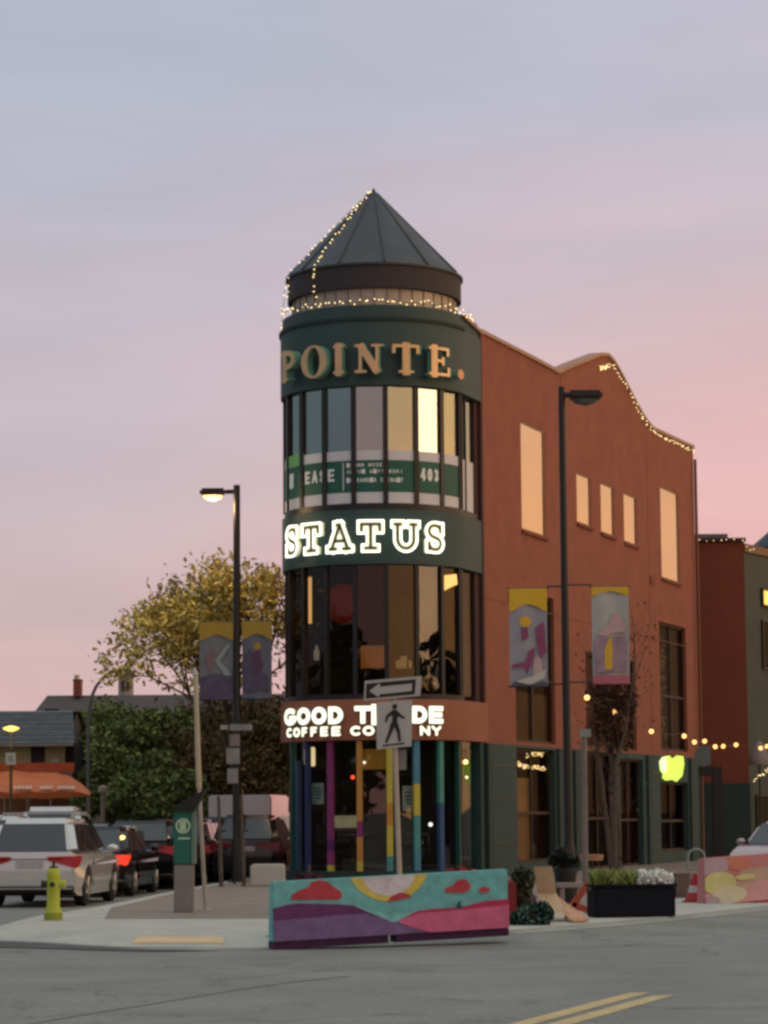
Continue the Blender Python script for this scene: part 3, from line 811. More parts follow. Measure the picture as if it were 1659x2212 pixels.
# upper windows
G_side = glass('facade_glass', .50, (.30, .3, .3), 1.0, rcol=(1, .84, .68), wave=.003)
for o in O_up:
    p = B(MB().box((o[0], -.06, o[2]), (o[1], -.045, o[3]), lambda s, d, z: F(s, z, d)), 'window', G_side)
    fr = MB()
    for (a, b, c, e) in ((o[0], o[0] + .05, o[2], o[3]), (o[1] - .05, o[1], o[2], o[3])):
        fr.box((a, -.044, c), (b, -.02, e), lambda s, d, z: F(s, z, d))
    for (c, e) in ((o[2], o[2] + .05), (o[3] - .05, o[3])): fr.box((o[0] + .051, -.044, c), (o[1] - .051, -.02, e), lambda s, d, z: F(s, z, d))
    B(fr, 'window_frame', mat('tan_window_frame', (.35, .20, .13), .7), parent=p)
# lower dark windows
G_lo = glass('lower_facade_glass', .004, (.80, .76, .72), .035)
for k, o in enumerate(O_lo + O_gr):
    w = B(MB().box((o[0], -.16, o[2]), (o[1], -.14, o[3]), lambda s, d, z: F(s, z, d)), 'window', G_lo)
    fr = MB(); nb = 2 if k != 2 else 2
    for i in range(nb + 1):
        a = o[0] + (o[1] - o[0] - .07) * i / nb; fr.box((a, -.138, o[2]), (a + .07, -.09, o[3]), lambda s, d, z: F(s, z, d))
    for z in (o[2], o[3] - .07, o[2] + (o[3] - o[2]) * .42):
        fr.box((o[0] + .001, -.136, z), (o[1] - .001, -.093, z + .07), lambda s, d, z_: F(s, z_, d))
    B(fr, 'window_frame', mat('brown_black_frame', (.035, .018, .010), .6), parent=w)
# brown lower panels behind the first window, maroon curtain behind the second, patterned screen in the third
def fbox(name, m, s0, s1, z0, z1, d0, d1, parent=bld): return B(MB().box((s0, d0, z0), (s1, d1, z1), lambda s, d, z: F(s, z, d)), name, m, parent=parent)
o = O_lo[0]; zz = Fs(1155, 1497)[1]; mid_ = (o[0] + o[1]) / 2
for a, b in ((o[0] + .08, mid_ - .04), (mid_ + .04, o[1] - .08)): fbox('spandrel_panel', mat('brown_panel', (.11, .055, .022), .8, var=.3, scale=1.5), a, b, o[2] + .08, zz, -.25, -.18)
o = O_lo[1]; mbc = MB(); N = 60
vs = []; zl, zh = o[2], o[3]
for i in range(N + 1):
    s = o[0] + (o[1] - o[0]) * i / N; d = -.215 + .03 * math.sin(i * .9)
    vs += [F(s, zl, d), F(s, zh, d)]
mbc.add(vs, [(2 * i, 2 * i + 2, 2 * i + 3, 2 * i + 1) for i in range(N)]); B(mbc, 'curtain', mat('maroon_curtain', (.10, .012, .012), .9), smooth=True)
M_bl = mat('warm_blind', (.50, .33, .17), .9, var=.15, scale=1.2)
o = O_gr[0]
vs = []; N = 40; s_a, s_b = o[0] + .05, o[0] + (o[1] - o[0]) * .55
for i in range(N + 1):
    s = s_a + (s_b - s_a) * i / N; d = -.215 + .03 * math.sin(i * 1.1)
    vs += [F(s, o[2], d), F(s, o[3] - .75, d)]
B(MB().add(vs, [(2 * i, 2 * i + 2, 2 * i + 3, 2 * i + 1) for i in range(N)]), 'curtain', M_bl, smooth=True)
fbox('counter', mat('grey_counter', (.16, .17, .15), .7), o[0] + .1, o[1], CURB, CURB + .75, -.9, -.5)
# vertical script panel in the far window
o = O_lo[2]
fbox('screen_panel', mat('dark_screen', (.035, .030, .022), .9, var=.4, scale=4), o[0] + .08, o[1] - .08, o[2], o[3], -.24, -.205)
mb = MB(); rnd = random.Random(4)
for i in range(9):
    z0 = o[3] - .45 - i * (o[3] - o[2] - .6) / 9
    for k in range(4):
        a = o[0] + .3 + rnd.random() * .9; z1 = z0 - rnd.random() * .3
        mb.box((a, -.201, z1), (a + .2 + rnd.random() * .35, -.197, z1 + .07), lambda s, d, z: F(s, z, d))
        mb.box((a, -.196, z1 - .12), (a + .08, -.192, z1 + .10), lambda s, d, z: F(s, z, d))
B(mb, 'screen_pattern', mat('pale_screen_pattern', (.19, .175, .145), .9, var=.3, scale=6))

# ------------------------------------------------------------------ tower top: drum, eave, cone
z_eb, z_et = Tz(620, 2.15), Tz(566, 2.15); z_ap = W(809, 410, TY).z
RD, RE = TR * 180 / 200, TR * 190.5 / 200
N = 40
for i in range(N):
    a, b = -180 + 360 * i / N, -180 + 360 * (i + 1) / N
    B(MB().ring(a + .25, b - .25, RD - .05, RD, zt['top'] - .45, z_eb + .1, 2), 'drum_panel', M_beige)
    if i % 1 == 0:
        mullion(a, RD + .02, .03, .03, zt['top'] - .45, z_eb + .1, mat('beige_seam', (.22, .17, .14), .6, metal=.3), 'drum_seam')
B(MB().ring(-180, 180, RD - .10, RD - .06, zt['top'] - .45, z_eb + .1, 40), 'drum_core', M_dark)
B(MB().ring(-180, 180, RE - .25, RE, z_eb, z_et, 64), 'eave_fascia', M_fascia, smooth=True)
NP = 12
M_cap2 = mat('roof_ridge_seam', (.045, .055, .065), .5, metal=.3)
for i in range(NP):
    a, b = -180 + 360 * i / NP + 7, -180 + 360 * (i + 1) / NP + 7
    vs, fs = [], []
    K = 5
    for k in range(K + 1):
        th = a + (b - a) * k / K
        vs += [Tc(th, RE + .03, z_et + .003), Tc(th, .12, z_ap - .12)]
        if k: fs.append((2 * k - 2, 2 * k, 2 * k + 1, 2 * k - 1))
    B(MB().add(vs, fs), 'roof_panel', M_slate)
    B(MB().tube(Tc(a, RE + .04, z_et + .01), Tc(a, .10, z_ap - .10), .028, .018, 6), 'roof_seam', M_cap2)
B(MB().lathe([(.34, -.50), (.06, -.06), (.015, .04)], (TC.x, TC.y, z_ap), 16), 'roof_cap', mat('brown_cap', (.06, .055, .055), .6), smooth=True)
B(MB().ring(-180, 180, RE + .01, RE + .05, z_et - .05, z_et, 64), 'drip_edge', M_cap2, smooth=True)

# ------------------------------------------------------------------ letters on the tower
def tower_mp(th0, r, z0):
    return lambda u, v, d: Tc(th0 + math.degrees(u / r), r + d, z0 + v)
def place(x0, x1, y, r): return Tang(x0, y, r), Tang(x1, y, r)
SERIF = .28
POINTE_G = {
 'P': [[(.22, 0), (.22, 1)], (.35, [(0, 0), (.5, 0)]), (.35, [(0, 1), (.6, 1)]), (.75, [(.5, 1)] + arc(.55, .74, .38, .26, 90, -90, 12) + [(.3, .48)])],
 'I': [[(.5, 0), (.5, 1)], (.35, [(.05, 0), (.95, 0)]), (.35, [(.05, 1), (.95, 1)])],
 'N': [(.4, [(.14, 0), (.14, 1)]), (1.0, [(.2, .93), (.8, .07)]), (.4, [(.86, 0), (.86, 1)]), (.35, [(-.05, 0), (.33, 0)]), (.35, [(-.05, 1), (.3, 1)]), (.35, [(.67, 1), (1.05, 1)])],
 'T': [[(.5, 0), (.5, 1)], (.42, [(0, 1), (1, 1)]), (.4, [(0, 1), (0, .76)]), (.4, [(1, 1), (1, .76)]), (.35, [(.25, 0), (.75, 0)])],
 'E': [[(.22, 0), (.22, 1)], (.4, [(0, 1), (.95, 1)]), (.4, [(0, 0), (1, 0)]), (.4, [(.2, .52), (.68, .52)]), (.4, [(.95, 1), (.95, .78)]), (.4, [(1, 0), (1, .24)]), (.35, [(.68, .64), (.68, .40)])],
}
M_bronze = mat('bronze_letter_face', (.62, .40, .21), .42, metal=.4, var=.1)
M_ret = mat('sea_green_letter_side', (.13, .30, .22), .55, var=.2)
sg = thing('pointe_sign', 'bronze serif letters POINTE standing off the top green band of the tower', 'sign', V3(TC, zt['b1b']))
zl0, zl1 = Tz(812, 2.45), Tz(741, 2.45); hL = zl1 - zl0
RP = TR + .17
for ch, x0, x1 in (('P', 606, 640), ('O', 651, 706), ('I', 714, 749), ('N', 763, 829), ('T', 843, 909), ('E', 922, 974)):
    a0, a1 = place(x0, x1, 775, RP + .2); w = R(a1 - a0) * (RP + .2); mp = tower_mp(a0, RP, zl0)
    if ch == 'O':
        w_, h_ = w, hL
        def fo(X, Y, w_=w_, h_=h_):
            o = np.hypot((X - w_ / 2) / (w_ / 2), (Y - h_ / 2) / (h_ / 2)) - 1; i = np.hypot((X - w_ / 2) / (w_ * .25), (Y - h_ / 2) / (h_ * .44)) - 1
            return np.maximum(o * w_ / 2, -i * w_ * .25)
        mk = lambda mp_, dep: patch(fo, -.05, w_ + .05, -.05, h_ + .05, 30, 34, mp_, dep)
    else: mk = lambda mp_, dep: letter(ch, w, hL, .17, mp_, dep, res=.024, glyph=POINTE_G[ch])
    lt = mk(mp, .20).build('letter', M_ret, sg, world=True)
    fc = mk(tower_mp(a0, RP + .203, zl0), .012).build('letter_face', M_bronze, lt, world=True)
a0 = Tang(995, 800, RP + .2)
c = Tc(a0, RP, zl0 + .16); rad = Vector((math.sin(R(a0)), -math.cos(R(a0)), 0))
lt = MB().tube(c, c + rad * .2, .12, .12, 20).build('full_stop', M_ret, sg, world=True)
MB().tube(c + rad * .203, c + rad * .215, .12, .12, 20).build('stop_face', mat('copper_face', (.55, .26, .15), .4, metal=.4), lt, world=True)

sg = thing('status_sign', 'glowing white outlined slab letters STATUS on the middle green band of the tower', 'sign', V3(TC, zt['b2b']))
zl0, zl1 = Tz(1194, 2.4), Tz(1122, 2.4); hL = zl1 - zl0
M_glow = lamp('neon_white_face', (.70, .72, .46), .50)
M_tube = lamp('neon_tube', (1.0, 1.0, .84), 1.6)
M_core = mat('dark_copper_inline', (.045, .018, .010), .5)
RP = TR + .06
for ch, x0, x1 in (('S', 621, 645), ('T', 655, 694), ('A', 711, 759), ('T', 774, 828), ('U', 851, 900), ('S', 918, 957)):
    a0, a1 = place(x0, x1, 1150, RP + .08); w = R(a1 - a0) * (RP + .08)
    hh = hL - .06
    ex = SLAB[ch]
    lt = letter(ch, w, hh, .16, tower_mp(a0, RP, zl0 + .03), .10, extra=ex, res=.02, grow=.008).build('letter', M_glow, sg, world=True)
    # bright rim tube following the outline
    st = GLY[ch] + ex
    wu, hu = w, hh
    rimf = lambda X, Y: np.abs(stroke_field(st, wu, hu, .16, X, Y) - .008) - .017
    patch(rimf, -.16, w + .16, -.16, hh + .16, int((w + .32) / .016), int((hh + .32) / .016), tower_mp(a0, RP + .103, zl0 + .03), .03).build('rim_tube', M_tube, lt, world=True)
    inf = lambda X, Y: stroke_field(st, wu, hu, .16, X, Y) + .052
    patch(inf, -.16, w + .16, -.16, hh + .16, int((w + .32) / .016), int((hh + .32) / .016), tower_mp(a0, RP + .103, zl0 + .03), .008).build('inline', M_core, lt, world=True)

M_lit = lamp('lit_letter_face', (1.0, 1.0, .74), 1.15)
sg = thing('coffee_sign', 'glowing white letters GOOD TRADE COFFEE COMPANY on the terracotta band', 'sign', V3(TC, zt['b3b']))
RP = TR + .12
def word(lets, y0, y1, thk):
    z0, z1 = Tz(y1, 2.35), Tz(y0, 2.35); h = z1 - z0
    for ch, x0, x1 in lets:
        a0, a1 = place(x0, x1, (y0 + y1) / 2, RP + .06); w = R(a1 - a0) * (RP + .06)
        lt = letter(ch, w, h, thk, tower_mp(a0, RP, z0), .07, res=.02).build('letter', mat('letter_can', (.4, .4, .36), .5), sg, world=True)
        letter(ch, w, h, thk, tower_mp(a0, RP + .073, z0), .01, res=.02).build('lit_face', M_lit, lt, world=True)
word([('G', 616, 640), ('O', 643, 671), ('O', 674, 706), ('D', 710, 741), ('T', 766, 802), ('R', 806, 833), ('A', 838, 884), ('D', 890, 922), ('E', 926, 956)], 1525, 1563, .115)
word([('C', 621, 632), ('O', 635, 649), ('F', 653, 664), ('F', 672, 685), ('E', 693, 709), ('E', 717, 736), ('C', 757, 780), ('O', 784, 809), ('M', 814, 838), ('P', 843, 861), ('A', 864, 886), ('N', 907, 928), ('Y', 932, 952)], 1568, 1589, .06)
# ================================================================== interiors that show through the tower's glass
def chair_table(p, k):
    t = thing('cafe_table', ['dark round cafe table behind the magenta post', 'dark round cafe table behind the yellow post', 'dark round cafe table behind the teal post'][k], 'table', p, group='cafe tables behind the tower glass')
    MB().tube((0, 0, .72), (0, 0, .76), .35, .35, 20).build('tabletop', mat('dark_wood', (.05, .03, .02), .5), t)
    MB().tube((0, 0, .02), (0, 0, .72), .03, .03, 8).build('leg', M_black, t)
    MB().tube((0, 0, 0), (0, 0, .02), .2, .2, 16).build('foot', M_black, t)
for k, th in enumerate((-24, 8, 33)): chair_table(Tc(th, 1.5, CURB + .0) + Vector((0, 0, zt['base'] + .1 - CURB)), k)
zfl = zt['base'] + .1
def pend(name, label, cat, p, r, h, m, drop=.5, prof=None, group=None):
    t = thing(name, label, cat, p, group=group)
    MB().lathe(prof or [(r * .9, 0), (r, h * .1), (r, h * .9), (r * .85, h)], (0, 0, 0), 20).build('shade', m, t, smooth=True)
    MB().tube((0, 0, h), (0, 0, h + drop), .012, .012, 6).build('cord', M_black, t)
    return t
z2 = zt['b2b']
pend('lantern', 'large dark red round lantern hanging inside the second floor glazing', 'lantern', W(741, 1346, TY - 1.3), .38, .92, mat('dark_red_lantern', (.13, .008, .006), .7, emit=(.5, .02, .01), estr=.07), .25, prof=[(.15, 0), (.32, .12), (.38, .35), (.38, .58), (.32, .8), (.15, .92)])
M_warm = lamp('warm_lit_panel', (1.0, .56, .16), .85)
t = thing('lit_panel', 'glowing amber panel behind the leftmost second floor pane', 'light panel', Tc(-64, TR - .3, Tz(1336)))
MB().ring(-66, -54, TR - .34, TR - .3, Tz(1338), Tz(1236), 4).build('light_box', M_warm, t, world=True)
MB().ring(-66, -54, TR - .38, TR - .342, Tz(1338) - .02, Tz(1236) + .02, 4).build('light_frame', M_frame, t, world=True)
t = thing('lit_panel', 'small glowing amber panel at the top right of the second floor glazing', 'light panel', W(973, 1276, TY - .9))
c_ = W(973, 1256, TY - .9)
q = [W(959, 1243, TY - 1.5), W(986, 1240, TY - 1.3), W(988, 1262, TY - 1.3), W(974, 1268, TY - 1.4), W(959, 1276, TY - 1.5)]
MB().add(q + [p + Vector((0, .05, 0)) for p in q], [(0, 1, 2, 3, 4), (9, 8, 7, 6, 5)] + [(i, (i + 1) % 5, 5 + (i + 1) % 5, 5 + i) for i in range(5)]).build('light_box', M_warm, t, world=True)
M_amb = mat('amber_reflection', (.3, .12, .03), .7, emit=(1.0, .38, .07), estr=.10, var=.35, scale=3, col2=(.5, .2, .04))  # glowing surface put in for an orange reflection in the glass
t = thing('amber_reflection_panel', 'dull orange glowing panel put in for a reflection low in the middle second floor pane', 'reflection panel', W(808, 1446, TY - .2))
MB().box((W(779, 0 + 1400, TY - .2).x, TY - .2, W(808, 1444, TY).z), (W(838, 1400, TY - .2).x, TY - .12, W(808, 1396, TY).z)).build('reflection_face', M_amb, t, world=True)
MB().box((W(779, 1400, TY).x - .03, TY - .115, W(808, 1444, TY).z - .04), (W(838, 1400, TY).x + .03, TY - .06, W(808, 1396, TY).z + .04)).build('reflection_frame', M_black, t, world=True)
def vase(x, y0, y1, Y, r, m, label, name='white_bottle', cat='bottle'):
    p0, p1 = W(x, y1, Y), W(x, y0, Y); h = p1.z - p0.z
    t = thing(name, label, cat, p0)
    MB().lathe([(r * .8, 0), (r, h * .1), (r, h * .6), (r * .4, h * .8), (r * .4, h)], (0, 0, 0), 14).build('glass_body', m, t, smooth=True)
    MB().tube((0, 0, h), (0, 0, h + .03), r * .45, r * .45, 10).build('cap', M_black, t)
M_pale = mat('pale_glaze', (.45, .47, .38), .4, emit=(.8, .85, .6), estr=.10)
vase(684, 1394, 1426, TY - 1.2, .07, M_pale, 'tall pale lit bottle behind the left second floor panes')
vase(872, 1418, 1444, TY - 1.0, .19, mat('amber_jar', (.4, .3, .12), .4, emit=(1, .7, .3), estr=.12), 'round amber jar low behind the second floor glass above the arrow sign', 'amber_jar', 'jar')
vase(944, 1436, 1475, TY - 1.0, .06, mat('grey_glaze', (.3, .32, .3), .4), 'slim grey bottle at the right of the second floor glazing')
# potted plant inside second floor, put in for the tree mirrored there
def leaf_cloud(n, c, rad, size, seed, squash=(1, 1, 1), shell=.0):
    rnd = np.random.RandomState(seed)
    d = rnd.normal(size=(n, 3)); d /= np.linalg.norm(d, axis=1)[:, None]
    r = (shell + (1 - shell) * rnd.rand(n) ** .5)
    p = d * r[:, None] * rad * np.array(squash) + np.array(c)
    return leaf_at(p, size, rnd)
def leaf_at(p, size, rnd, droop=0.0):
    n = len(p)
    a = rnd.normal(size=(n, 3)); a[:, 2] -= droop; a /= np.linalg.norm(a, axis=1)[:, None]
    b = np.cross(a, rnd.normal(size=(n, 3))); b /= np.linalg.norm(b, axis=1)[:, None]
    s = size * (.6 + .8 * rnd.rand(n))[:, None]
    v = np.stack([p - a * s, p + b * s * .45, p + a * s, p - b * s * .45], 1).reshape(-1, 3)
    f = np.arange(4 * n).reshape(-1, 4)
    return v, f
def leaves_obj(name, vf, m, parent=None, mats=None, seed=0):
    v = np.concatenate([a[0] for a in vf]); k = 0; fs = []
    for a in vf: fs.append(a[1] + k); k += len(a[0])
    f = np.concatenate(fs)
    if parent is not None:
        p = parent
        while p.parent is not None: p = p.parent
        v = v - np.array(ORG[p.name][0])
    me = bpy.data.meshes.new(name)
    me.vertices.add(len(v)); me.vertices.foreach_set('co', v.astype(np.float32).ravel())
    me.loops.add(len(f) * 4); me.loops.foreach_set('vertex_index', f.astype(np.int32).ravel())
    me.polygons.add(len(f)); me.polygons.foreach_set('loop_start', np.arange(0, len(f) * 4, 4, dtype=np.int32))
    ms = mats or [m]
    for x in ms: me.materials.append(x)
    if len(ms) > 1:
        me.polygons.foreach_set('material_index', np.random.RandomState(seed).randint(0, len(ms), len(f)).astype(np.int32))
    me.update(calc_edges=True)
    o = link(bpy.data.objects.new(name, me), parent); o['kind'] = 'stuff'
    return o
def pot(mb, c, r0_, r1_, h): return mb.lathe([(r0_, 0), (r1_, h * .9), (r1_ * 1.05, h * .9), (r1_ * 1.05, h), (r1_ * .9, h), (r1_ * .88, h * .85)], c, 18)
M_gl = [mat('deep_green_leaf', (.030, .055, .018), .6, var=.3), mat('mid_green_leaf', (.055, .085, .022), .6, var=.3), mat('olive_leaf', (.10, .10, .025), .6, var=.3)]
pc = W(880, 1330, TY - 1.2); pb = Vector((pc.x, pc.y, zt['b3t'] - .10))
t = thing('mirrored_tree_plant', 'tall dark leafy plant added inside the second floor for the tree mirrored in the right of centre pane', 'plant', pb)
pot(MB(), (0, 0, 0), .14, .2, .35).build('pot', M_black, t)
MB().tube((0, 0, .3), (0, 0, pc.z - pb.z), .03, .02, 6).build('stem', M_bark, t)
leaves_obj('foliage', [leaf_cloud(500, tuple(pc), .42, .07, 3, (1, 1, 1.1)), leaf_cloud(200, (pc.x + .1, pc.y, pc.z - .6), .3, .07, 5)], M_gl[0], t)
# ground floor: lit lantern, posters, amber menu board, small lamps
t = pend('paper_lantern', 'pale yellow lit square lantern behind the leftmost ground floor pane', 'lantern', Tc(-58, TR - .35, Tz(1652)), .13, Tz(1610) - Tz(1652), lamp('lantern_paper', (1.0, .78, .38), .85), .15)
def glass_sheet(x0, x1, y0, y1, m, name, label, cat, r=TR - .17):
    a0, a1 = Tang(x0, 1700, r), Tang(x1, 1700, r)
    t = thing(name, label, cat, Tc((a0 + a1) / 2, r, Tz(y1, r)))
    MB().ring(a0, a1, r - .01, r, Tz(y1, r), Tz(y0, r), 6).build('sheet', m, t, world=True)
    return t, a0, a1, r
M_post = mat('pale_poster', (.30, .36, .32), .8, var=.25, scale=5)
for (x0, x1, y0, y1, lab) in ((673, 699, 1690, 1736, 'pale poster taped inside the glass left of the magenta post'), (869, 893, 1698, 1752, 'pale printed poster inside the glass left of the teal post')):
    t, a0, a1, r = glass_sheet(x0, x1, y0, y1, M_post, 'poster', lab, 'poster')
    am = (a0 + a1) / 2; w = (a1 - a0)
    for k in range(4):
        z = Tz(y0 + (y1 - y0) * (.3 + .15 * k), r)
        MB().ring(am - w * (.3 - .05 * k), am + w * .3, r + .003, r + .006, z, z + .04, 3).build('print_line', mat('dark_teal_print', (.05, .12, .11), .8), t, world=True)
t = thing('menu_board', 'dim amber menu board hanging inside behind the yellow post', 'menu board', W(810, 1662, TY - .6))
MB().box((W(783, 1640, TY - .6).x, TY - .6, W(810, 1662, TY - .6).z), (W(836, 1640, TY - .6).x, TY - .54, W(810, 1618, TY - .6).z)).build('board', mat('amber_board', (.28, .14, .02), .7, emit=(1, .5, .06), estr=.07), t, world=True)
MB().box((W(783, 1640, TY - .6).x - .03, TY - .539, W(810, 1662, TY - .6).z - .03), (W(836, 1640, TY - .6).x + .03, TY - .50, W(810, 1618, TY - .6).z + .03)).build('board_frame', M_black, t, world=True)
t = thing('counter_shelf', 'pale lit counter shelf inside between the magenta and orange posts', 'shelf', W(742, 1800, TY + .3))
a, b = W(716, 1762, TY + .3), W(772, 1788, TY + .3)
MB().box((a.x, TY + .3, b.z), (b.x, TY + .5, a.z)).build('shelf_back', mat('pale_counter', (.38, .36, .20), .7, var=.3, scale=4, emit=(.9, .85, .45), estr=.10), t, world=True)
MB().box((a.x - .05, TY + .1, b.z - .08), (b.x + .05, TY + .5, b.z - .002)).build('shelf_top', mat('dark_wood', (.05, .03, .02), .5), t, world=True)
def small_lamp_or_glint(x, y, Y, col, s, r, label, parent_drop=.3):
    p = W(x, y, Y); t = thing('small_lamp_or_glint', label, 'lamp', p)
    MB().ball((0, 0, 0), r, 6).build('bulb', lamp('lamp_%d_%d' % (x, y), col, s), t, smooth=True)
    MB().tube((0, 0, r), (0, 0, r + parent_drop), .008, .008, 5).build('cord', M_black, t)
small_lamp_or_glint(762, 1679, TY - 1.0, (1, .05, .02), 3, .045, 'small red light inside left of the orange post')
small_lamp_or_glint(787, 1647, TY - .7, (1, .9, .7), 1.6, .035, 'tiny white lamp in front of the amber menu board')
small_lamp_or_glint(1006, 1646, TY - .6, (1, .5, .15), 5, .05, 'small amber lamp high inside the right ground floor pane')
small_lamp_or_glint(1008, 1679, TY - .4, (1, .7, .45), 2.2, .032, 'tiny pale lamp below the amber lamp in the right pane')
small_lamp_or_glint(930, 1781, TY - 1.0, (1, .95, .9), 1.6, .05, 'small white lamp low between the two right posts')

# ================================================================== string lights
BULB = MB().ball((0, 0, 0), .017, 4).build('bulb_source', lamp('fairy_bulb', (1.0, .74, .32), 2.3), None)
BULB2 = MB().ball((0, 0, 0), .06, 6).build('bulb_source', lamp('festoon_bulb', (1.0, .46, .14), 2.6), None)
MS, MS2 = BULB.data, BULB2.data
for o in (BULB, BULB2): bpy.data.objects.remove(o)
def string(label, pts, step, r=None, data=MS, wire=.008, cat='string lights', jit=.03, bulbs_at=None, name='string_lights', seed=1, group=None):
    rnd = random.Random(seed)
    t = thing(name, label, cat, pts[0], group=group)
    MB().path(pts, wire, 4).build('wire', M_black, t, world=True)
    pos = bulbs_at
    if pos is None:
        pos = []; acc = 0
        for a, b in zip(pts[:-1], pts[1:]):
            L = (Vector(b) - Vector(a)).length
            while acc < L:
                pos.append(Vector(a).lerp(Vector(b), acc / L)); acc += step * (.6 + .8 * rnd.random())
            acc -= L
    for p in pos:
        q = Vector(p) + Vector((rnd.uniform(-jit, jit), rnd.uniform(-jit, jit), rnd.uniform(-jit, jit)))
        inst(data, 'bulb', rel(t, q), t)
    return t
def cone_pt(th, f, off=.06):   # f = 0 eave, 1 apex
    r = (RE + .03) * (1 - f) + .12 * f; z = z_et + (z_ap - .12 - z_et) * f
    p = Tc(th, r, z); return p + Vector((0, 0, off))
tA = -74; tB = -41
string('outer strand of white fairy lights running down the left edge of the slate cone', [cone_pt(tA, 1 - k / 8) for k in range(9)] + [Tc(tA, RE + .05, z_et - .1), Tc(tA, RE + .05, z_eb)], .17, seed=2)
string('inner strand of fairy lights down the slate cone and across the dark eave', [cone_pt(tB - 6 * (1 - k / 8), 1 - k / 8) for k in range(9)] + [Tc(tB, RE + .06, z_et - .1), Tc(tB, RE + .06, z_eb), Tc(tB, RD + .1, zt['top'] + .35)], .13, seed=3)
string('loose strand of pale lights hanging from the eave at the far left of the tower', [Tc(-88, RE + .07, z_et - .2), Tc(-90, RE + .09, z_eb + .1), Tc(-90, RE + .13, zt['top'] + .3), Tc(-88, RE + .13, zt['ledge'] + .1)], .22, seed=8)
rnd = random.Random(5)
string('ring of warm fairy lights lying round the top of the green parapet', [Tc(-78 + 150 * k / 40, TR + .03, zt['top'] + .03 + .08 * abs(math.sin(k * .7)) + rnd.uniform(-.03, .05)) for k in range(41)], .12, seed=6, jit=.05)
string('short bunch of fairy lights where the tower parapet meets the red wall', [F(.0, zt['top'] + .0, .12), F(.4, zt['top'] + .06, .12), F(.9, zt['top'] - .1, .12)], .10, seed=9, jit=.05)
pp = [(1312, 785), (1322, 794), (1334, 812), (1347, 836), (1360, 862), (1374, 889), (1388, 912), (1401, 930), (1412, 940), (1430, 948), (1460, 960), (1494, 976)]
string('fairy lights following the curved gable edge of the red wall', [F(*Fs(x, y), .1) for x, y in pp], .16, seed=11, jit=.04)
string('small bright cluster of yellow fairy lights under the gable peak', [F(*Fs(x, y), .1) for x, y in ((1288, 797), (1294, 793), (1300, 795), (1306, 790), (1308, 793))], .05, seed=12, jit=.04)

# festoon bulbs hanging over the terrace at the right
def festoon(label, pts, seed, catn='string lights'):
    P = [W(x, y, Y) for x, y, Y in pts]
    ext = []
    for a, b in zip(P[:-1], P[1:]):
        for k in range(4): ext.append(a.lerp(b, k / 4) + Vector((0, 0, -.12 * math.sin(PI * k / 4))))
    ext.append(P[-1])
    t = thing('festoon_lights', label, catn, ext[0])
    MB().path([p + Vector((0, 0, .10)) for p in ext], .009, 4).build('wire', M_black, t, world=True)
    for p in P:
        MB().tube(p + Vector((0, 0, .04)), p + Vector((0, 0, .11)), .022, .022, 6).build('socket', M_black, t, world=True)
        inst(MS2, 'bulb', rel(t, p), t)
festoon('near drooping string of big orange bulbs beside the street lamp', [(1268, 1507, 57), (1327, 1538, 60), (1355, 1553, 61.5), (1407, 1580, 64), (1478, 1590, 67)], 1)
festoon('far string of big orange bulbs in front of the dark red side wall', [(1500, 1603, 69), (1522, 1601, 70), (1545, 1613, 71), (1562, 1612, 72), (1590, 1609, 74), (1643, 1616, 76), (1656, 1612, 77)], 2)
o = O_gr[0]
def inside(label, pxs, step, seed, d=-.5):
    pts = []
    for x, y in pxs:
        s, z = Fs(x, y); pts.append(F(s * 1.0, z, d) if False else F(s + d / math.tan(FA) * 0, z, d))
    # shift along the facade so that the strand still stands inside its window
    pts = [W(x, y, F(Fs(x, y)[0], 0, 0).y + .9) for x, y in pxs]
    string(label, pts, step, seed=seed, jit=.05, data=MS)
inside('upper swag of amber fairy lights inside the first shop window of the red building', [(1138, 1634), (1150, 1630), (1160, 1629), (1168, 1631), (1176, 1625), (1184, 1620)], .04, 21)
inside('lower swag of amber fairy lights above the beige curtain in the shop window', [(1117, 1648), (1128, 1654), (1145, 1658), (1165, 1658), (1180, 1661), (1190, 1666)], .035, 22)
festoon_r = string('tangle of amber fairy lights at the right edge below the pale awning', [W(1630, 1690, 80), W(1636, 1680, 80), W(1645, 1672, 80), (W(1655, 1668, 80)), W(1664, 1660, 80)], .05, seed=23, jit=.07)

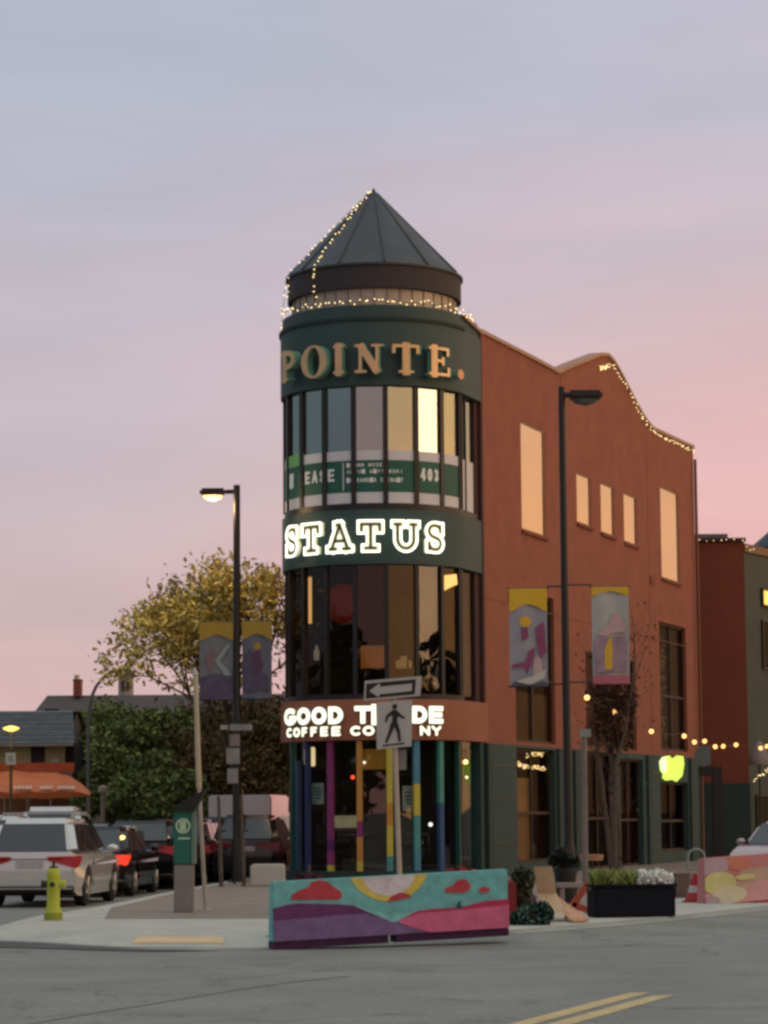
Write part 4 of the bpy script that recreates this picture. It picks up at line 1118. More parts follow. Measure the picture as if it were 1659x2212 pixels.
# ================================================================== lamp posts, banners, signs
def disc_shape(cx, cy, rx, ry, n=18): return [(cx + rx * math.cos(2 * PI * i / n), cy + ry * math.sin(2 * PI * i / n)) for i in range(n)]
def lamppost(label, x_, ytop, ybase, Y, side, lit, arm_px, head_px, r=.075):
    b = W(x_[1], ybase, Y); b.z = CURB
    tp = W(x_[0], ytop, Y)
    t = thing('street_lamp', label, 'street lamp', b)
    H = tp.z - b.z
    o_ = t
    MB().lathe([(r * 2.2, 0), (r * 2.2, .05), (r * 1.5, .06), (r * 1.35, .9), (r * 1.1, 1.0), (r, 1.1), (r * .8, H)], (0, 0, 0), 14).build('pole', M_black, o_, smooth=True)
    k = Y / 5600
    za = H - .16
    L = arm_px * k
    MB().box((0 if side > 0 else -L, -.04, za - .05), (L if side > 0 else 0, .04, za + .05)).build('arm', M_black, o_)
    hx0 = side * L; hx1 = side * (L + head_px * k)
    a, c = min(hx0, hx1), max(hx0, hx1)
    hd = MB().box((a, -.17, za - .09), (c, .17, za + .08)).build('lamp_head', M_black, o_, bevel=.05)
    lens = MB(); lens.lathe([(.02, -.21), (.13, -.17), (.17, -.095)], (0, 0, 0), 16)
    lens.v = [((a + c) / 2 + v[0] * (c - a) * 2.3, v[1], za + v[2]) for v in lens.v]
    lens.build('lens', lamp('sodium_lens', (1.0, .50, .16), 2.6) if lit else mat('unlit_lens', (.1, .1, .1), .3), hd, smooth=True)
    if lit:
        ld = bpy.data.lights.new('sodium_light', 'POINT'); ld.energy = 110; ld.color = (1, .66, .30); ld.shadow_soft_size = .15
        lo = bpy.data.objects.new('sodium_light', ld); lo.location = ((a + c) / 2, 0, za - .35); link(lo, t)
    return t, b, H
lampL, bL, HL = lamppost('black street lamp with a lit orange head standing left of the tower', (513, 512), 1048, 1898, 62, -1, True, 24, 56, .10)
lampR, bR, HR = lamppost('tall unlit black street lamp standing in front of the terracotta wall', (1221, 1230), 836, 1925, 50, 1, False, 12, 76, .085)
def banner(label, x0, x1, y0, y1, Y, paint, arm_x, lampo):
    a, b = W(x0, y1, Y), W(x1, y0, Y)
    t = thing('street_banner', label, 'banner', ((a.x + b.x) / 2, Y, a.z), group='street banners on the lamp posts')
    w, h = b.x - a.x, b.z - a.z
    N = 10; vs, fs = [], []
    for j in range(N + 1):
        for i in range(N + 1):
            vs.append((-w / 2 + w * i / N, .02 * math.sin(i * .8 + j * .3), h * j / N))
    for j in range(N):
        for i in range(N): k = j * (N + 1) + i; fs.append((k, k + 1, k + N + 2, k + N + 1))
    cl = MB().add(vs, fs).build('cloth', paint[0], t, smooth=True)
    mp = lambda u, v, d: (-w / 2 + u * w, -.028 - d, v * h)
    for q, (m, pts) in enumerate(paint[1]):
        MB().poly(pts, lambda u, v, d, q=q: (-w / 2 + u * w, -.026 - .004 * q, v * h)).build('print', m, cl)
    for z in (0, h): MB().tube((-w / 2 - .03, 0, z), (w / 2 + .03, 0, z), .018, .018, 8).build('rod', M_black, t)
    ax = W(arm_x, y0, Y).x - (a.x + b.x) / 2
    for z in (0, h): MB().tube((-w / 2 if ax < 0 else w / 2, 0, z + .04), (ax, 0, z + .04), .016, .016, 8).build('bracket', M_black, t)
M_by = mat('banner_yellow', (.62, .38, .025), .8, var=.06); M_bg = mat('banner_lilac_grey', (.30, .29, .32), .8, var=.08)
M_bm = mat('banner_magenta', (.24, .055, .13), .8, var=.2, scale=5); M_bp = mat('banner_pink', (.48, .32, .33), .8, var=.1); M_bgr = mat('banner_grey', (.40, .40, .37), .8, var=.08)
M_bd = mat('banner_indigo', (.085, .07, .11), .8, var=.3, scale=4); M_brose = mat('banner_rose', (.42, .12, .15), .8)
arch = [(0, 1), (0, .76), (.12, .775), (.3, .82), (.5, .84), (.7, .82), (.88, .775), (1, .76), (1, 1)]
busy = [(M_by, arch), (M_by, disc_shape(.42, .66, .15, .055)), (M_bm, [(.68, .60), (.9, .66), (.96, .35), (.78, .28)]), (M_bm, [(.05, .22), (.40, .25), (.5, .36), (.68, .40), (.6, .26), (.45, .12), (.36, .2), (.05, .19)]),
        (M_bm, [(.30, .6), (.48, .6), (.5, .5), (.33, .46)]), (M_bp, [(.6, .1), (.62, .26), (.72, .32), (.84, .26), (.86, .12)]), (mat('banner_cream', (.5, .48, .42), .8), [(.1, .0), (.2, .06), (.6, .1), (.95, .17), (.9, .08), (.5, .01)]), (M_bd, [(.02, 0), (.1, .05), (.5, .02), (.95, .05), (1, 0)])]
calm = [(M_by, [(0, 1), (0, .90), (.2, .93), (.5, .955), (.8, .93), (1, .90), (1, 1)]), (M_bp, [(.1, .50), (.35, .58), (.5, .62), (.85, .66), (.92, .54), (.6, .52), (.4, .49)]), (M_bp, [(.45, .62), (.6, .74), (.8, .72), (.8, .6)]),
        (mat('banner_mauve', (.30, .2, .24), .8, var=.3, scale=5), [(.08, .12), (.08, .46), (.35, .48), (.92, .5), (.92, .12)]), (M_by, [(.33, .15), (.33, .36), (.5, .5), (.55, .36), (.52, .15)]), (M_brose, [(0, 0), (0, .09), (1, .09), (1, 0)])]
banner('lilac grey and magenta banner with a yellow top left of the tall lamp', 1102, 1181, 1271, 1483, 50, (M_bg, busy), 1222, lampR)
banner('pale grey and pink banner right of the tall lamp', 1281, 1357, 1267, 1478, 50, (M_bgr, calm), 1226, lampR)
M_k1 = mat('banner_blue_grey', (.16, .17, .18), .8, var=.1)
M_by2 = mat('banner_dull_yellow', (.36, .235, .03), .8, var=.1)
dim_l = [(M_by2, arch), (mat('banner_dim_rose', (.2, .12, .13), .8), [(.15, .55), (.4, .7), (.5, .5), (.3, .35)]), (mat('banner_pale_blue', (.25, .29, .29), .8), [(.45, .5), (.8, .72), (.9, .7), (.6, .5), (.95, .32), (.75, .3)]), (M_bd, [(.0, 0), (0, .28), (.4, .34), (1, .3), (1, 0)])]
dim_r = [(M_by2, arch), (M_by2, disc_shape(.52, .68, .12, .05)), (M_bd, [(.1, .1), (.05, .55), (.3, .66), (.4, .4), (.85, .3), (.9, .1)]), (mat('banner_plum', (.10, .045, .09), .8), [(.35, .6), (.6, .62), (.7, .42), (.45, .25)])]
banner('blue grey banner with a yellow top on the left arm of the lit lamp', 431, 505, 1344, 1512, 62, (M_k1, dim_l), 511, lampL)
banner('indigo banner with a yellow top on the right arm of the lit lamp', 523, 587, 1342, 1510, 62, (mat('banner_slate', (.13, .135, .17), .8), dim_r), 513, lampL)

# one-way arrow and crossing sign on its post
Ys = 41.0
pb_, pt_ = W(866, 1960, Ys), W(845, 1462, Ys)
pb_.z = CURB
sp = thing('sign_post', 'leaning galvanised post with a one-way arrow sign above a crossing sign', 'traffic sign', pb_)
zt_p = W(848, 1470, Ys)
MB().tube(pb_, zt_p, .042, .042, 12).build('post', mat('pale_galvanised_post', (.42, .34, .29), .6, metal=.2), sp, world=True)
def plate(name, c, m, d, par, z_=0):
    """sign plate from four picture corners, clockwise from top left"""
    q = [W(x, y, Ys + d) for x, y in c]
    return MB().add(q + [p + Vector((0, .015, 0)) for p in q], [(0, 1, 2, 3), (7, 6, 5, 4), (0, 4, 5, 1), (1, 5, 6, 2), (2, 6, 7, 3), (3, 7, 4, 0)]).build(name, m, par, world=True)
M_sw = mat('dull_white_sign', (.40, .38, .36), .6, var=.06); M_sb = mat('sign_black', (.012, .008, .008), .6)
pl = plate('arrow_plate', [(788, 1471), (911, 1460), (908, 1503), (786, 1514)], M_sw, -.10, sp)
def bil(c, u, v, d):
    tl, tr_, br_, bl = [W(x, y, Ys + d) for x, y in c]
    return tl.lerp(tr_, u).lerp(bl.lerp(br_, u), 1 - v)
cA = [(788, 1471), (911, 1460), (908, 1503), (786, 1514)]
mpA = lambda u, v, d: bil(cA, u, v, -.104 - d)
bk = MB().poly([(.03, .10), (.90, .10), (.90, .86), (.03, .86)], mpA).build('arrow_panel', M_sb, pl, world=True)
mpA2 = lambda u, v, d: bil(cA, u, v, -.109)
MB().poly([(.09, .47), (.26, .83), (.28, .64), (.84, .66), (.84, .28), (.28, .26), (.26, .12)][::-1], mpA2).build('arrow', M_sw, pl, world=True)
cB = [(812, 1517), (891, 1512), (889, 1612), (814, 1619)]
pl = plate('crossing_plate', cB, M_sw, -.09, sp)
mpB = lambda u, v, d: bil(cB, u, v, -.094 - .002)
def seg(u0, v0, u1, v1, w0, w1=None, n_=0):
    w1 = w0 if w1 is None else w1; A = .78
    dx, dy = (u1 - u0) * A, v1 - v0; L = math.hypot(dx, dy); px, py = -dy / L / A, dx / L
    return [(u0 + px * w0, v0 + py * w0), (u0 - px * w0, v0 - py * w0), (u1 - px * w1, v1 - py * w1), (u1 + px * w1, v1 + py * w1)]
fig = MB()
fig.poly(disc_shape(.515, .885, .072, .055), mpB)
shapes = [[(.45, .82), (.56, .82), (.62, .72), (.58, .56), (.56, .50), (.42, .50), (.45, .62), (.44, .70)],
          seg(.48, .78, .31, .68, .035), seg(.31, .69, .27, .56, .028, .022), seg(.58, .76, .68, .66, .03), seg(.68, .67, .80, .62, .026, .02),
          seg(.47, .53, .40, .36, .052, .038), seg(.40, .37, .27, .13, .038, .026), seg(.53, .53, .62, .35, .052, .036), seg(.62, .36, .66, .13, .036, .026), [(.17, .085), (.80, .095), (.80, .065), (.17, .055)]]
for k, q_ in enumerate(shapes): fig.poly(q_, lambda u, v, d, k=k: bil(cB, u, v, -.097 - .0012 * k))
fig.build('walking_figure', M_sb, pl, world=True)
plate('back_plate', [(856, 1620), (878, 1618), (878, 1662), (858, 1664)], mat('grey_back_plate', (.20, .18, .18), .6), .07, sp)

# leaning bare pole left of the autumn tree
Yp = 44.0
a, b = W(422, 1458, Yp), W(444, 1952, Yp); b.z = CURB
t = thing('bare_pole', 'pale leaning bare metal pole beside the green parking machine', 'pole', b)
MB().tube(b, W(430, 1700, Yp), .035, .035, 10).build('lower_tube', mat('pale_pole', (.38, .34, .30), .7, var=.2, scale=2), t, world=True)
MB().tube(W(430, 1702, Yp), a, .048, .042, 10).build('upper_tube', mat('tan_pole', (.44, .36, .25), .7, var=.2, scale=2), t, world=True)
MB().tube(a, a + Vector((-.02, 0, .12)), .06, .02, 8).build('pole_cap', M_steel, t, world=True)
MB().tube(b, b + Vector((0, 0, .02)), .11, .11, 16).build('base_plate', M_steel, t, world=True)

# signs seen from behind on a thin post by the lit lamp
Yb = 60.0
b = W(506, 1905, Yb); b.z = CURB
t = thing('sign_post', 'slim dark post with blank sign backs and a name blade beside the lit lamp', 'street sign', b)
MB().tube(b, W(504, 1560, Yb), .03, .03, 8).build('post', M_black, t, world=True)
def wplate(name, x0, x1, y0, y1, Y, m, par, th=.02):
    p, q = W(x0, y1, Y), W(x1, y0, Y)
    return MB().box((min(p.x, q.x), Y, p.z), (max(p.x, q.x), Y + th, q.z)).build(name, m, par, world=True, bevel=0)
M_back = mat('weathered_sign_back', (.23, .23, .22), .7, var=.2, scale=4)
wplate('name_blade', 496, 545, 1564, 1578, Yb - .05, M_back, t)
wplate('name_blade', 476, 492, 1566, 1576, Yb - .08, mat('pale_blade', (.32, .28, .26), .7), t)
wplate('sign_back', 496, 518, 1586, 1612, Yb - .05, mat('pinkish_sign_back', (.20, .16, .15), .7, var=.2), t)
wplate('sign_back', 489, 518, 1616, 1650, Yb - .05, M_back, t)
wplate('sign_back', 491, 514, 1660, 1692, Yb - .05, M_back, t)
# grey service pole in front of the facade
b = W(1264, 1880, 52); b.z = CURB
t = thing('signal_post', 'pale grey service post with a small plate beside the bare street tree', 'post', b)
MB().tube(b, W(1262, 1590, 52), .062, .055, 12).build('post', mat('grey_post', (.20, .17, .155), .7, var=.2), t, world=True)
wplate('small_plate', 1252, 1276, 1575, 1592, 51.9, mat('grey_green_plate', (.25, .28, .27), .6), t)

# ================================================================== hydrant, parking machine
p = G(115, 1988, CURB)
t = thing('fire_hydrant', 'lime yellow fire hydrant with a dark cap at the left pavement corner', 'fire hydrant', p)
M_hy = mat('lime_hydrant_paint', (.42, .47, .035), .5, var=.1, scale=4); M_hd = mat('dark_hydrant_cap', (.03, .03, .015), .6)
Hh = W(115, 1870, p.y).z - CURB; k = p.y / 5600
MB().lathe([(20 * k, 0), (20 * k, .10)], (0, 0, 0), 20).build('base_flange', mat('olive_flange', (.25, .28, .03), .6), t, smooth=True)
MB().lathe([(18.5 * k, .105), (18.5 * k, .15), (14 * k, .20), (14 * k, Hh * .80), (15 * k, Hh * .82), (12.5 * k, Hh * .93), (9 * k, Hh * .955)], (0, 0, 0), 24).build('barrel', M_hy, t, smooth=True)
MB().lathe([(9.5 * k, Hh * .956), (9 * k, Hh * .985), (3 * k, Hh), (3 * k, Hh + .07)], (0, 0, 0), 16).build('bonnet_cap', M_hd, t, smooth=True)
for sx in (-1, 1):
    nz_ = MB().lathe([(7.5 * k, 0), (7.5 * k, .06), (9 * k, .065), (9 * k, .10)], (0, 0, 0), 16, axis='x')
    nz_.v = [(sx * (v[0] + 12 * k), v[1], v[2] + Hh * .66) for v in nz_.v]
    nz_.build('side_nozzle', M_hy if sx > 0 else M_hd, t, smooth=True)
nz_ = MB().lathe([(9.5 * k, 0), (9.5 * k, -.09)], (0, -13 * k, Hh * .66), 18, axis='y').build('front_nozzle', M_hy, t, smooth=True)
MB().lathe([(6 * k, 0), (4.5 * k, -.03)], (0, -13 * k - .092, Hh * .66), 16, axis='y').build('nozzle_cap', M_hd, nz_, smooth=True)

Yk = 43.0
pk = W(396, 1968, Yk); pk.z = CURB
t = thing('parking_machine', 'green and grey parking pay station with a black solar hood', 'parking meter', pk)
kk = Yk / 5600
zf = lambda y: W(396, y, Yk).z - CURB
w = 20.5 * kk
M_pg = mat('parking_green', (.012, .125, .085), .5, var=.08); M_pgry = mat('parking_grey_steel', (.21, .195, .18), .6, var=.15, scale=3)
MB().box((-w, 0, 0), (w, .34, zf(1868))).build('pedestal', M_pgry, t, bevel=.015)
cab = MB().box((-w - .01, -.02, zf(1867)), (w - .03, .36, zf(1748))).build('cabinet', M_pg, t, bevel=.02)
MB().box((w - .029, -.01, zf(1867)), (w + .035, .35, zf(1752))).build('side_rail', mat('sage_side_rail', (.13, .2, .165), .6), t, bevel=.01)
hood = MB(); zz_ = zf(1752)
hood.add([(-w - .04, -.10, zz_), (w + .02, -.10, zz_), (w + .22, -.10, zf(1703)), (w + .05, -.10, zf(1716)), (-w + .03, -.10, zf(1741)),
          (-w - .04, .42, zz_), (w + .02, .42, zz_), (w + .22, .42, zf(1703)), (w + .05, .42, zf(1716)), (-w + .03, .42, zf(1741))],
         [(0, 1, 2, 3, 4), (9, 8, 7, 6, 5), (0, 5, 6, 1), (1, 6, 7, 2), (2, 7, 8, 3), (3, 8, 9, 4), (4, 9, 5, 0)])
hood.build('solar_hood', mat('black_hood', (.010, .009, .008), .5), t)
M_lm = mat('pale_green_print', (.42, .55, .36), .6)
cx_, cz_, rr = -.005, zf(1784), 16.5 * kk
mpK = lambda u, v, d: (cx_ + u, -.026, cz_ + v)
patch(lambda X, Y: np.abs(np.hypot(X, Y) - rr * .85) - rr * .13, -rr, rr, -rr, rr, 36, 36, mpK).build('ring_logo', M_lm, cab)
hP = rr * 1.05
mpP = lambda u, v, d: (cx_ - hP * .32 + u, -.026, cz_ - hP * .5 + v)
letter('P', hP * .6, hP, hP * .13, mpP, res=hP / 18).build('letter', M_lm, cab)
for k_ in range(9):
    wv = .03 + .012 * ((k_ * 7) % 3)
MB().box((-.085, -.027, zf(1813)), (.11, -.022, zf(1809))).build('caption', M_lm, cab)

# ================================================================== painted barriers
def barrier(name, label, BL, BR, hL, hR, base_m, paint, th=.32, foot_m=None):
    BL, BR = Vector(BL), Vector(BR); zr_ = BR.z; hR -= zr_; BR.z = 0; L = (BR - BL).length; ang = math.atan2(BR.y - BL.y, BR.x - BL.x)
    t = thing(name, label, 'barrier', BL, ang)
    def pf(u, v, off=0.0):
        h = hL + (hR - hL) * u
        return (u * L, .02 * v - off, .03 + v * (h - .03) + zr_ * u)
    mb = MB(); n = 2
    sec = []
    for u in (0, 1):
        h = hL if u == 0 else hR; x = u * L
        z_ = zr_ * u; sec.append([(x, 0, .10 + z_), (x, .02, h + z_), (x, th * .75, h + z_), (x, th, .10 + z_)])
    mb.add(sec[0] + sec[1], [(0, 1, 2, 3), (7, 6, 5, 4), (0, 4, 5, 1), (1, 5, 6, 2), (2, 6, 7, 3), (3, 7, 4, 0)])
    body = mb.build('concrete_body', base_m, t, bevel=.012)
    fm = MB(); foot = foot_m or base_m
    for a_, b_ in ((.0, .485), (.515, 1.0)):
        fm.box((a_ * L + .003, -.012, 0), (b_ * L - .003, th + .01, .10), lambda x, y, z: (x, y, z + zr_ * x / L))
    fm.build('feet', foot, t)
    for q, (m, pts) in enumerate(paint):
        MB().poly(pts, lambda u, v, d, q=q: tuple(Vector(pf(u, max(v, .09), .003 + .003 * (q + 1))) )).build('painted_shape', m, body)
    return t, L, ang
def tz_(X, Y):
    u = (X - 100) / 1540; tp = 1115 - 80 * u; bt = 1568 - 105 * u
    return (min(1, max(0, u)), min(.995, max(0, (bt - Y) / (bt - tp))))
def shp(*pts): return [tz_(*p) for p in pts]
def circ_cut(cx, cy, r):   # part of a disc under the top edge
    pts = []
    for i in range(41):
        a = PI * i / 40 + PI
        X, Y = cx + r * math.cos(a), cy - r * math.sin(a)
        if Y > 1115 - 80 * (X - 100) / 1540: pts.append((X, Y))
    a0, a1 = pts[0], pts[-1]
    return shp(*([(a0[0], 1115 - 80 * (a0[0] - 100) / 1540)] + pts + [(a1[0], 1115 - 80 * (a1[0] - 100) / 1540)]))
PT = {k: mat('mural_' + k, c, .8, var=.20, scale=5, bump=.5, bscale=35) for k, c in dict(teal=(.165, .45, .44), aqua=(.22, .52, .50), sun=(.66, .60, .62), yellow=(.66, .52, .10), red=(.47, .05, .065), plum=(.13, .035, .12), lilac=(.19, .12, .26), rose=(.46, .03, .10), pink=(.60, .13, .25), ink=(.02, .08, .11), dplum=(.05, .012, .05), crimson=(.42, .015, .07)).items()}
mural = [(PT['yellow'], circ_cut(850, 977, 273)), (PT['sun'], circ_cut(850, 1036, 179)),
         (PT['red'], shp((220, 1238), (222, 1205), (285, 1168), (335, 1150), (350, 1115), (400, 1103), (455, 1115), (492, 1150), (540, 1180), (550, 1215), (530, 1238))),
         (PT['red'], shp((840, 1258), (870, 1215), (925, 1190), (990, 1205), (1000, 1222), (930, 1236))),
         (PT['red'], shp((1220, 1192), (1225, 1160), (1270, 1148), (1300, 1112), (1350, 1100), (1385, 1130), (1390, 1170), (1340, 1192))),
         (PT['red'], shp((1445, 1192), (1450, 1160), (1490, 1150), (1520, 1170), (1510, 1188))),
         (PT['aqua'], shp((600, 1265), (700, 1300), (860, 1345), (1000, 1320), (1060, 1300), (900, 1390), (820, 1385))),
         (PT['plum'], shp((100, 1300), (180, 1275), (270, 1262), (480, 1268), (620, 1278), (720, 1325), (860, 1385), (900, 1400), (1090, 1455), (620, 1480), (110, 1570))),
         (PT['lilac'], shp((104, 1385), (350, 1362), (560, 1342), (700, 1332), (870, 1388), (960, 1418), (1080, 1455), (900, 1474), (620, 1492), (112, 1545))),
         (PT['rose'], shp((905, 1385), (960, 1355), (1040, 1315), (1130, 1302), (1300, 1292), (1390, 1272), (1480, 1248), (1640, 1234), (1640, 1445), (1100, 1480), (1090, 1455), (980, 1420))),
         (PT['pink'], shp((905, 1388), (960, 1362), (1050, 1330), (1200, 1318), (1320, 1306), (1450, 1296), (1640, 1272), (1640, 1425), (1120, 1462), (1000, 1430))),
         (PT['ink'], shp((1290, 1290), (1300, 1262), (1322, 1242), (1318, 1265), (1330, 1285), (1312, 1300), (1300, 1300))),
         (PT['crimson'], shp((1150, 1468), (1642, 1432), (1642, 1500), (1150, 1505)))]
BL = G(589, 2052); BR = W(1099, 2021, BL.y + .7)
dirb = (BR - BL).normalized()
hL_ = W(585, 1905, BL.y + .1).z; hR_ = W(1096, 1877, BR.y + .1).z
barrier('painted_barrier', 'concrete barrier painted with a sun over purple and pink hills', BL, BR, hL_, hR_, PT['teal'], mural, foot_m=PT['dplum'])
BL2 = G(1524, 1970); BR2 = W(1740, 1949, BL2.y + .7)
kx = lambda x: (x - 1524) / (1690 - 1524)
pastel = {k: mat('pastel_' + k, c, .75, var=.1) for k, c in dict(mauve=(.42, .30, .34), yellow=(.58, .53, .22), cream=(.62, .55, .38), pink=(.62, .33, .32), coral=(.55, .19, .12), rose=(.52, .2, .2), tan=(.5, .33, .25)).items()}
ell = lambda cx, cy, rx, ry: [(min(1, max(0, u)), min(.99, max(.0, v))) for u, v in disc_shape(cx, cy, rx, ry, 28)]
pm = [(pastel['tan'], [(.30, .40), (.36, .72), (.7, .78), (1, .76), (1, .40)]), (pastel['pink'], [(0, .0), (0, .30), (.3, .40), (.6, .50), (1, .52), (1, .0)]), (pastel['mauve'], [(0, .68), (0, .99), (.20, .99), (.26, .84), (.2, .68)]),
      (pastel['coral'], ell(.34, .86, .11, .14)), (pastel['yellow'], ell(.14, .50, .17, .22)), (pastel['cream'], ell(.24, .26, .17, .17)), (pastel['yellow'], ell(.40, .58, .10, .06)), (pastel['mauve'], ell(.06, .16, .08, .10))]
barrier('painted_barrier', 'pastel pink and yellow painted barrier at the right edge', BL2, BR2, W(1521, 1855, BL2.y).z, W(1740, 1838, BR2.y).z, pastel['rose'], pm, foot_m=PT['crimson'])
# red barrier seen end-on behind the mural
t = thing('red_barrier', 'dark red barrier end showing between the mural barrier and the evergreen pots', 'barrier', G(1104, 2005, CURB))
a, b = W(1094, 1990, 38.0), W(1116, 1905, 38.0)
MB().box((a.x, 38.0, CURB), (b.x, 39.6, b.z)).build('body', mat('dark_red_plastic', (.20, .012, .015), .6), t, world=True, bevel=.03)
MB().box((a.x - .01, 37.98, CURB), (b.x + .05, 39.7, CURB + .12)).build('foot', mat('dark_red_plastic', (.20, .012, .015), .6), t, world=True, bevel=.02)

# ================================================================== terrace things at the right
def foliage_pot(label, x, ybase, Y, ph, pr, clouds, mats_, name='potted_shrub', cat='plant pot', potm=None, n=400, size=.05, seed=1, base=CURB):
    b = W(x, ybase, Y); b.z = base
    t = thing(name, label, cat, b)
    pot(MB(), (0, 0, 0), pr * .75, pr, ph).build('pot', potm or M_black, t, smooth=True)
    MB().tube((0, 0, ph * .8), (0, 0, ph + .3), .03, .02, 6).build('stem', M_bark, t)
    vf = []
    for i, (cx_, cy_, r_) in enumerate(clouds):
        c = W(cx_, cy_, Y); vf.append(leaf_cloud(n, tuple(c), r_ * Y / 5600, size, seed + i, (1, .8, 1), .3))
    leaves_obj('foliage', vf, None, t, mats=mats_, seed=seed)
    return t
M_ev = [mat('evergreen_leaf', (.035, .05, .022), .6, var=.3), mat('evergreen_dark', (.015, .028, .014), .6), mat('evergreen_light', (.11, .11, .05), .6)]
M_bl_ = [mat('blue_green_leaf', (.012, .075, .05), .5), mat('blue_green_dark', (.008, .03, .022), .5), mat('blue_green_grey', (.08, .13, .10), .5)]
foliage_pot('upright evergreen shrub in a pot beside the tan wooden chair', 1128, 1985, 38.6, .35, .17, [(1130, 1898, 26), (1122, 1925, 27), (1132, 1950, 26)], M_ev, n=600, size=.045, seed=31)
foliage_pot('low blue green bushy plant at the kerb in front of the evergreen', 1150, 2010, 37.4, .16, .15, [(1140, 1984, 30), (1168, 1976, 28), (1120, 1990, 20)], M_bl_, name='potted_plant', n=520, size=.05, seed=41)
foliage_pot('dark purple leafy plant in a tall black pot behind the tan chair', 1222, 1935, 46, .62, .2, [(1214, 1852, 22), (1232, 1866, 22), (1198, 1858, 14)], [mat('dark_plum_leaf', (.02, .012, .014), .6), M_ev[1]], name='potted_plant', n=380, size=.05, seed=51)
# tan lounge chair: curved slatted back and seat
t = thing('lounge_chair', 'tan wooden lounge chair with a tall curved slatted back', 'chair', G(1195, 1996, CURB))
Yc = 39.0; M_tan = mat('tan_timber', (.58, .41, .25), .75, var=.14, scale=3, stretch=(1, 1, 6)); M_cop = mat('copper_timber', (.66, .34, .18), .35, var=.25, scale=3)
rows = [(1153, 1193, 1872), (1155, 1196, 1892), (1158, 1199, 1912), (1161, 1203, 1930), (1168, 1212, 1950), (1178, 1222, 1966), (1190, 1230, 1978)]
rows_z = [(.0, 1872), (.05, 1892), (.1, 1912), (.16, 1930), (-.04, 1950), (-.3, 1966), (-.6, 1978)]
NS = 5
for i in range(NS):
    mb = MB()
    for q in range(len(rows) - 1):
        P = []
        for rr_, (dz, yy) in ((rows[q], rows_z[q]), (rows[q + 1], rows_z[q + 1])):
            for f_ in ((i + .06) / NS, (i + .94) / NS): P.append(W(rr_[0] + (rr_[1] - rr_[0]) * f_, yy, Yc + dz))
        nrm = Vector((0, .03, 0))
        vs = [P[0], P[1], P[3], P[2]]; mb.add(vs + [v + nrm for v in vs], [(0, 1, 2, 3), (7, 6, 5, 4), (0, 4, 5, 1), (1, 5, 6, 2), (2, 6, 7, 3), (3, 7, 4, 0)])
    mb.build('slat', M_tan, t, world=True)
for x0, x1 in ((1166, 1166), (1222, 1226)):
    a = W(x0, 1958, Yc - .1); b = Vector((W(x1, 2000, Yc - .5).x, Yc - .35, CURB))
    MB().tube(a, b, .035, .03, 8).build('leg', M_tan, t, world=True)
t = thing('fallen_planks', 'bundle of copper brown planks leaning down to the kerb beside the tan chair', 'planks', G(1262, 2003, CURB))
for k, ((xa, ya, Ya), (xb, yb, Yb_)) in enumerate((((1194, 1938, 39.6), (1252, 2000, 37.9)), ((1202, 1940, 39.8), (1262, 1998, 38.0)), ((1208, 1946, 39.9), (1268, 1995, 38.2)), ((1190, 1950, 39.5), (1244, 1998, 37.9)))):
    a, b = W(xa, ya, Ya), W(xb, yb, Yb_); b.z = max(b.z, CURB + .03)
    dv = (b - a).normalized(); sx = dv.cross(Vector((0, -1, .3))).normalized() * .035; up = dv.cross(sx).normalized() * .015
    vs = [a - sx - up, a + sx - up, a + sx + up, a - sx + up, b - sx - up, b + sx - up, b + sx + up, b - sx + up]
    MB().add(vs, [(0, 1, 2, 3), (7, 6, 5, 4), (0, 4, 5, 1), (1, 5, 6, 2), (2, 6, 7, 3), (3, 7, 4, 0)]).build('plank', M_cop, t, world=True)
t = thing('folding_trestle', 'orange red folding trestle standing open between planks and planter', 'trestle', G(1262, 1995, CURB))
M_or = mat('orange_red_plastic', (.46, .075, .035), .6, var=.15)
for (p0, p1) in ((((1274, 1905), (1236, 1957))), ((1236, 1955), (1292, 1992))):
    for dY in (0, .35):
        a, b = W(*p0, 41 + dY), W(*p1, 41 + dY); b.z = max(b.z, CURB + .01)
        dv = (b - a).normalized(); sx = Vector((0, 1, 0)).cross(dv).normalized() * .05; yy = Vector((0, .04, 0))
        vs = [a - sx, a + sx, b + sx, b - sx]; MB().add(vs + [v + yy for v in vs], [(0, 1, 2, 3), (7, 6, 5, 4), (0, 4, 5, 1), (1, 5, 6, 2), (2, 6, 7, 3), (3, 7, 4, 0)]).build('strut', M_or, t, world=True)
# round wooden table hung on the post
t = thing('high_table', 'small round tan topped table behind the grey service post', 'table', (W(1278, 1850, 54).x, 54, CURB))
zt_ = W(1278, 1846, 54).z
MB().tube((0, 0, zt_ - CURB - .12), (0, 0, zt_ - CURB), .23, .25, 20).build('tabletop', mat('tan_tabletop', (.36, .21, .12), .7), t)
MB().tube((0, 0, 0), (0, 0, zt_ - CURB - .12), .04, .04, 8).build('leg', M_black, t)
# grey storage bench
a, b = W(1205, 1935, 44), W(1262, 1908, 44)
t = thing('low_bench', 'low grey brown bench behind the copper planks', 'bench', ((a.x + b.x) / 2, 44, CURB))
MB().box((a.x, 44, b.z - .07), (b.x, 44.5, b.z)).build('seat', mat('grey_brown_bench', (.25, .20, .17), .8), t, world=True)
for x in (a.x + .06, b.x - .12): MB().box((x, 44.03, CURB), (x + .06, 44.45, b.z - .07)).build('leg', mat('grey_brown_bench', (.25, .20, .17), .8), t, world=True)
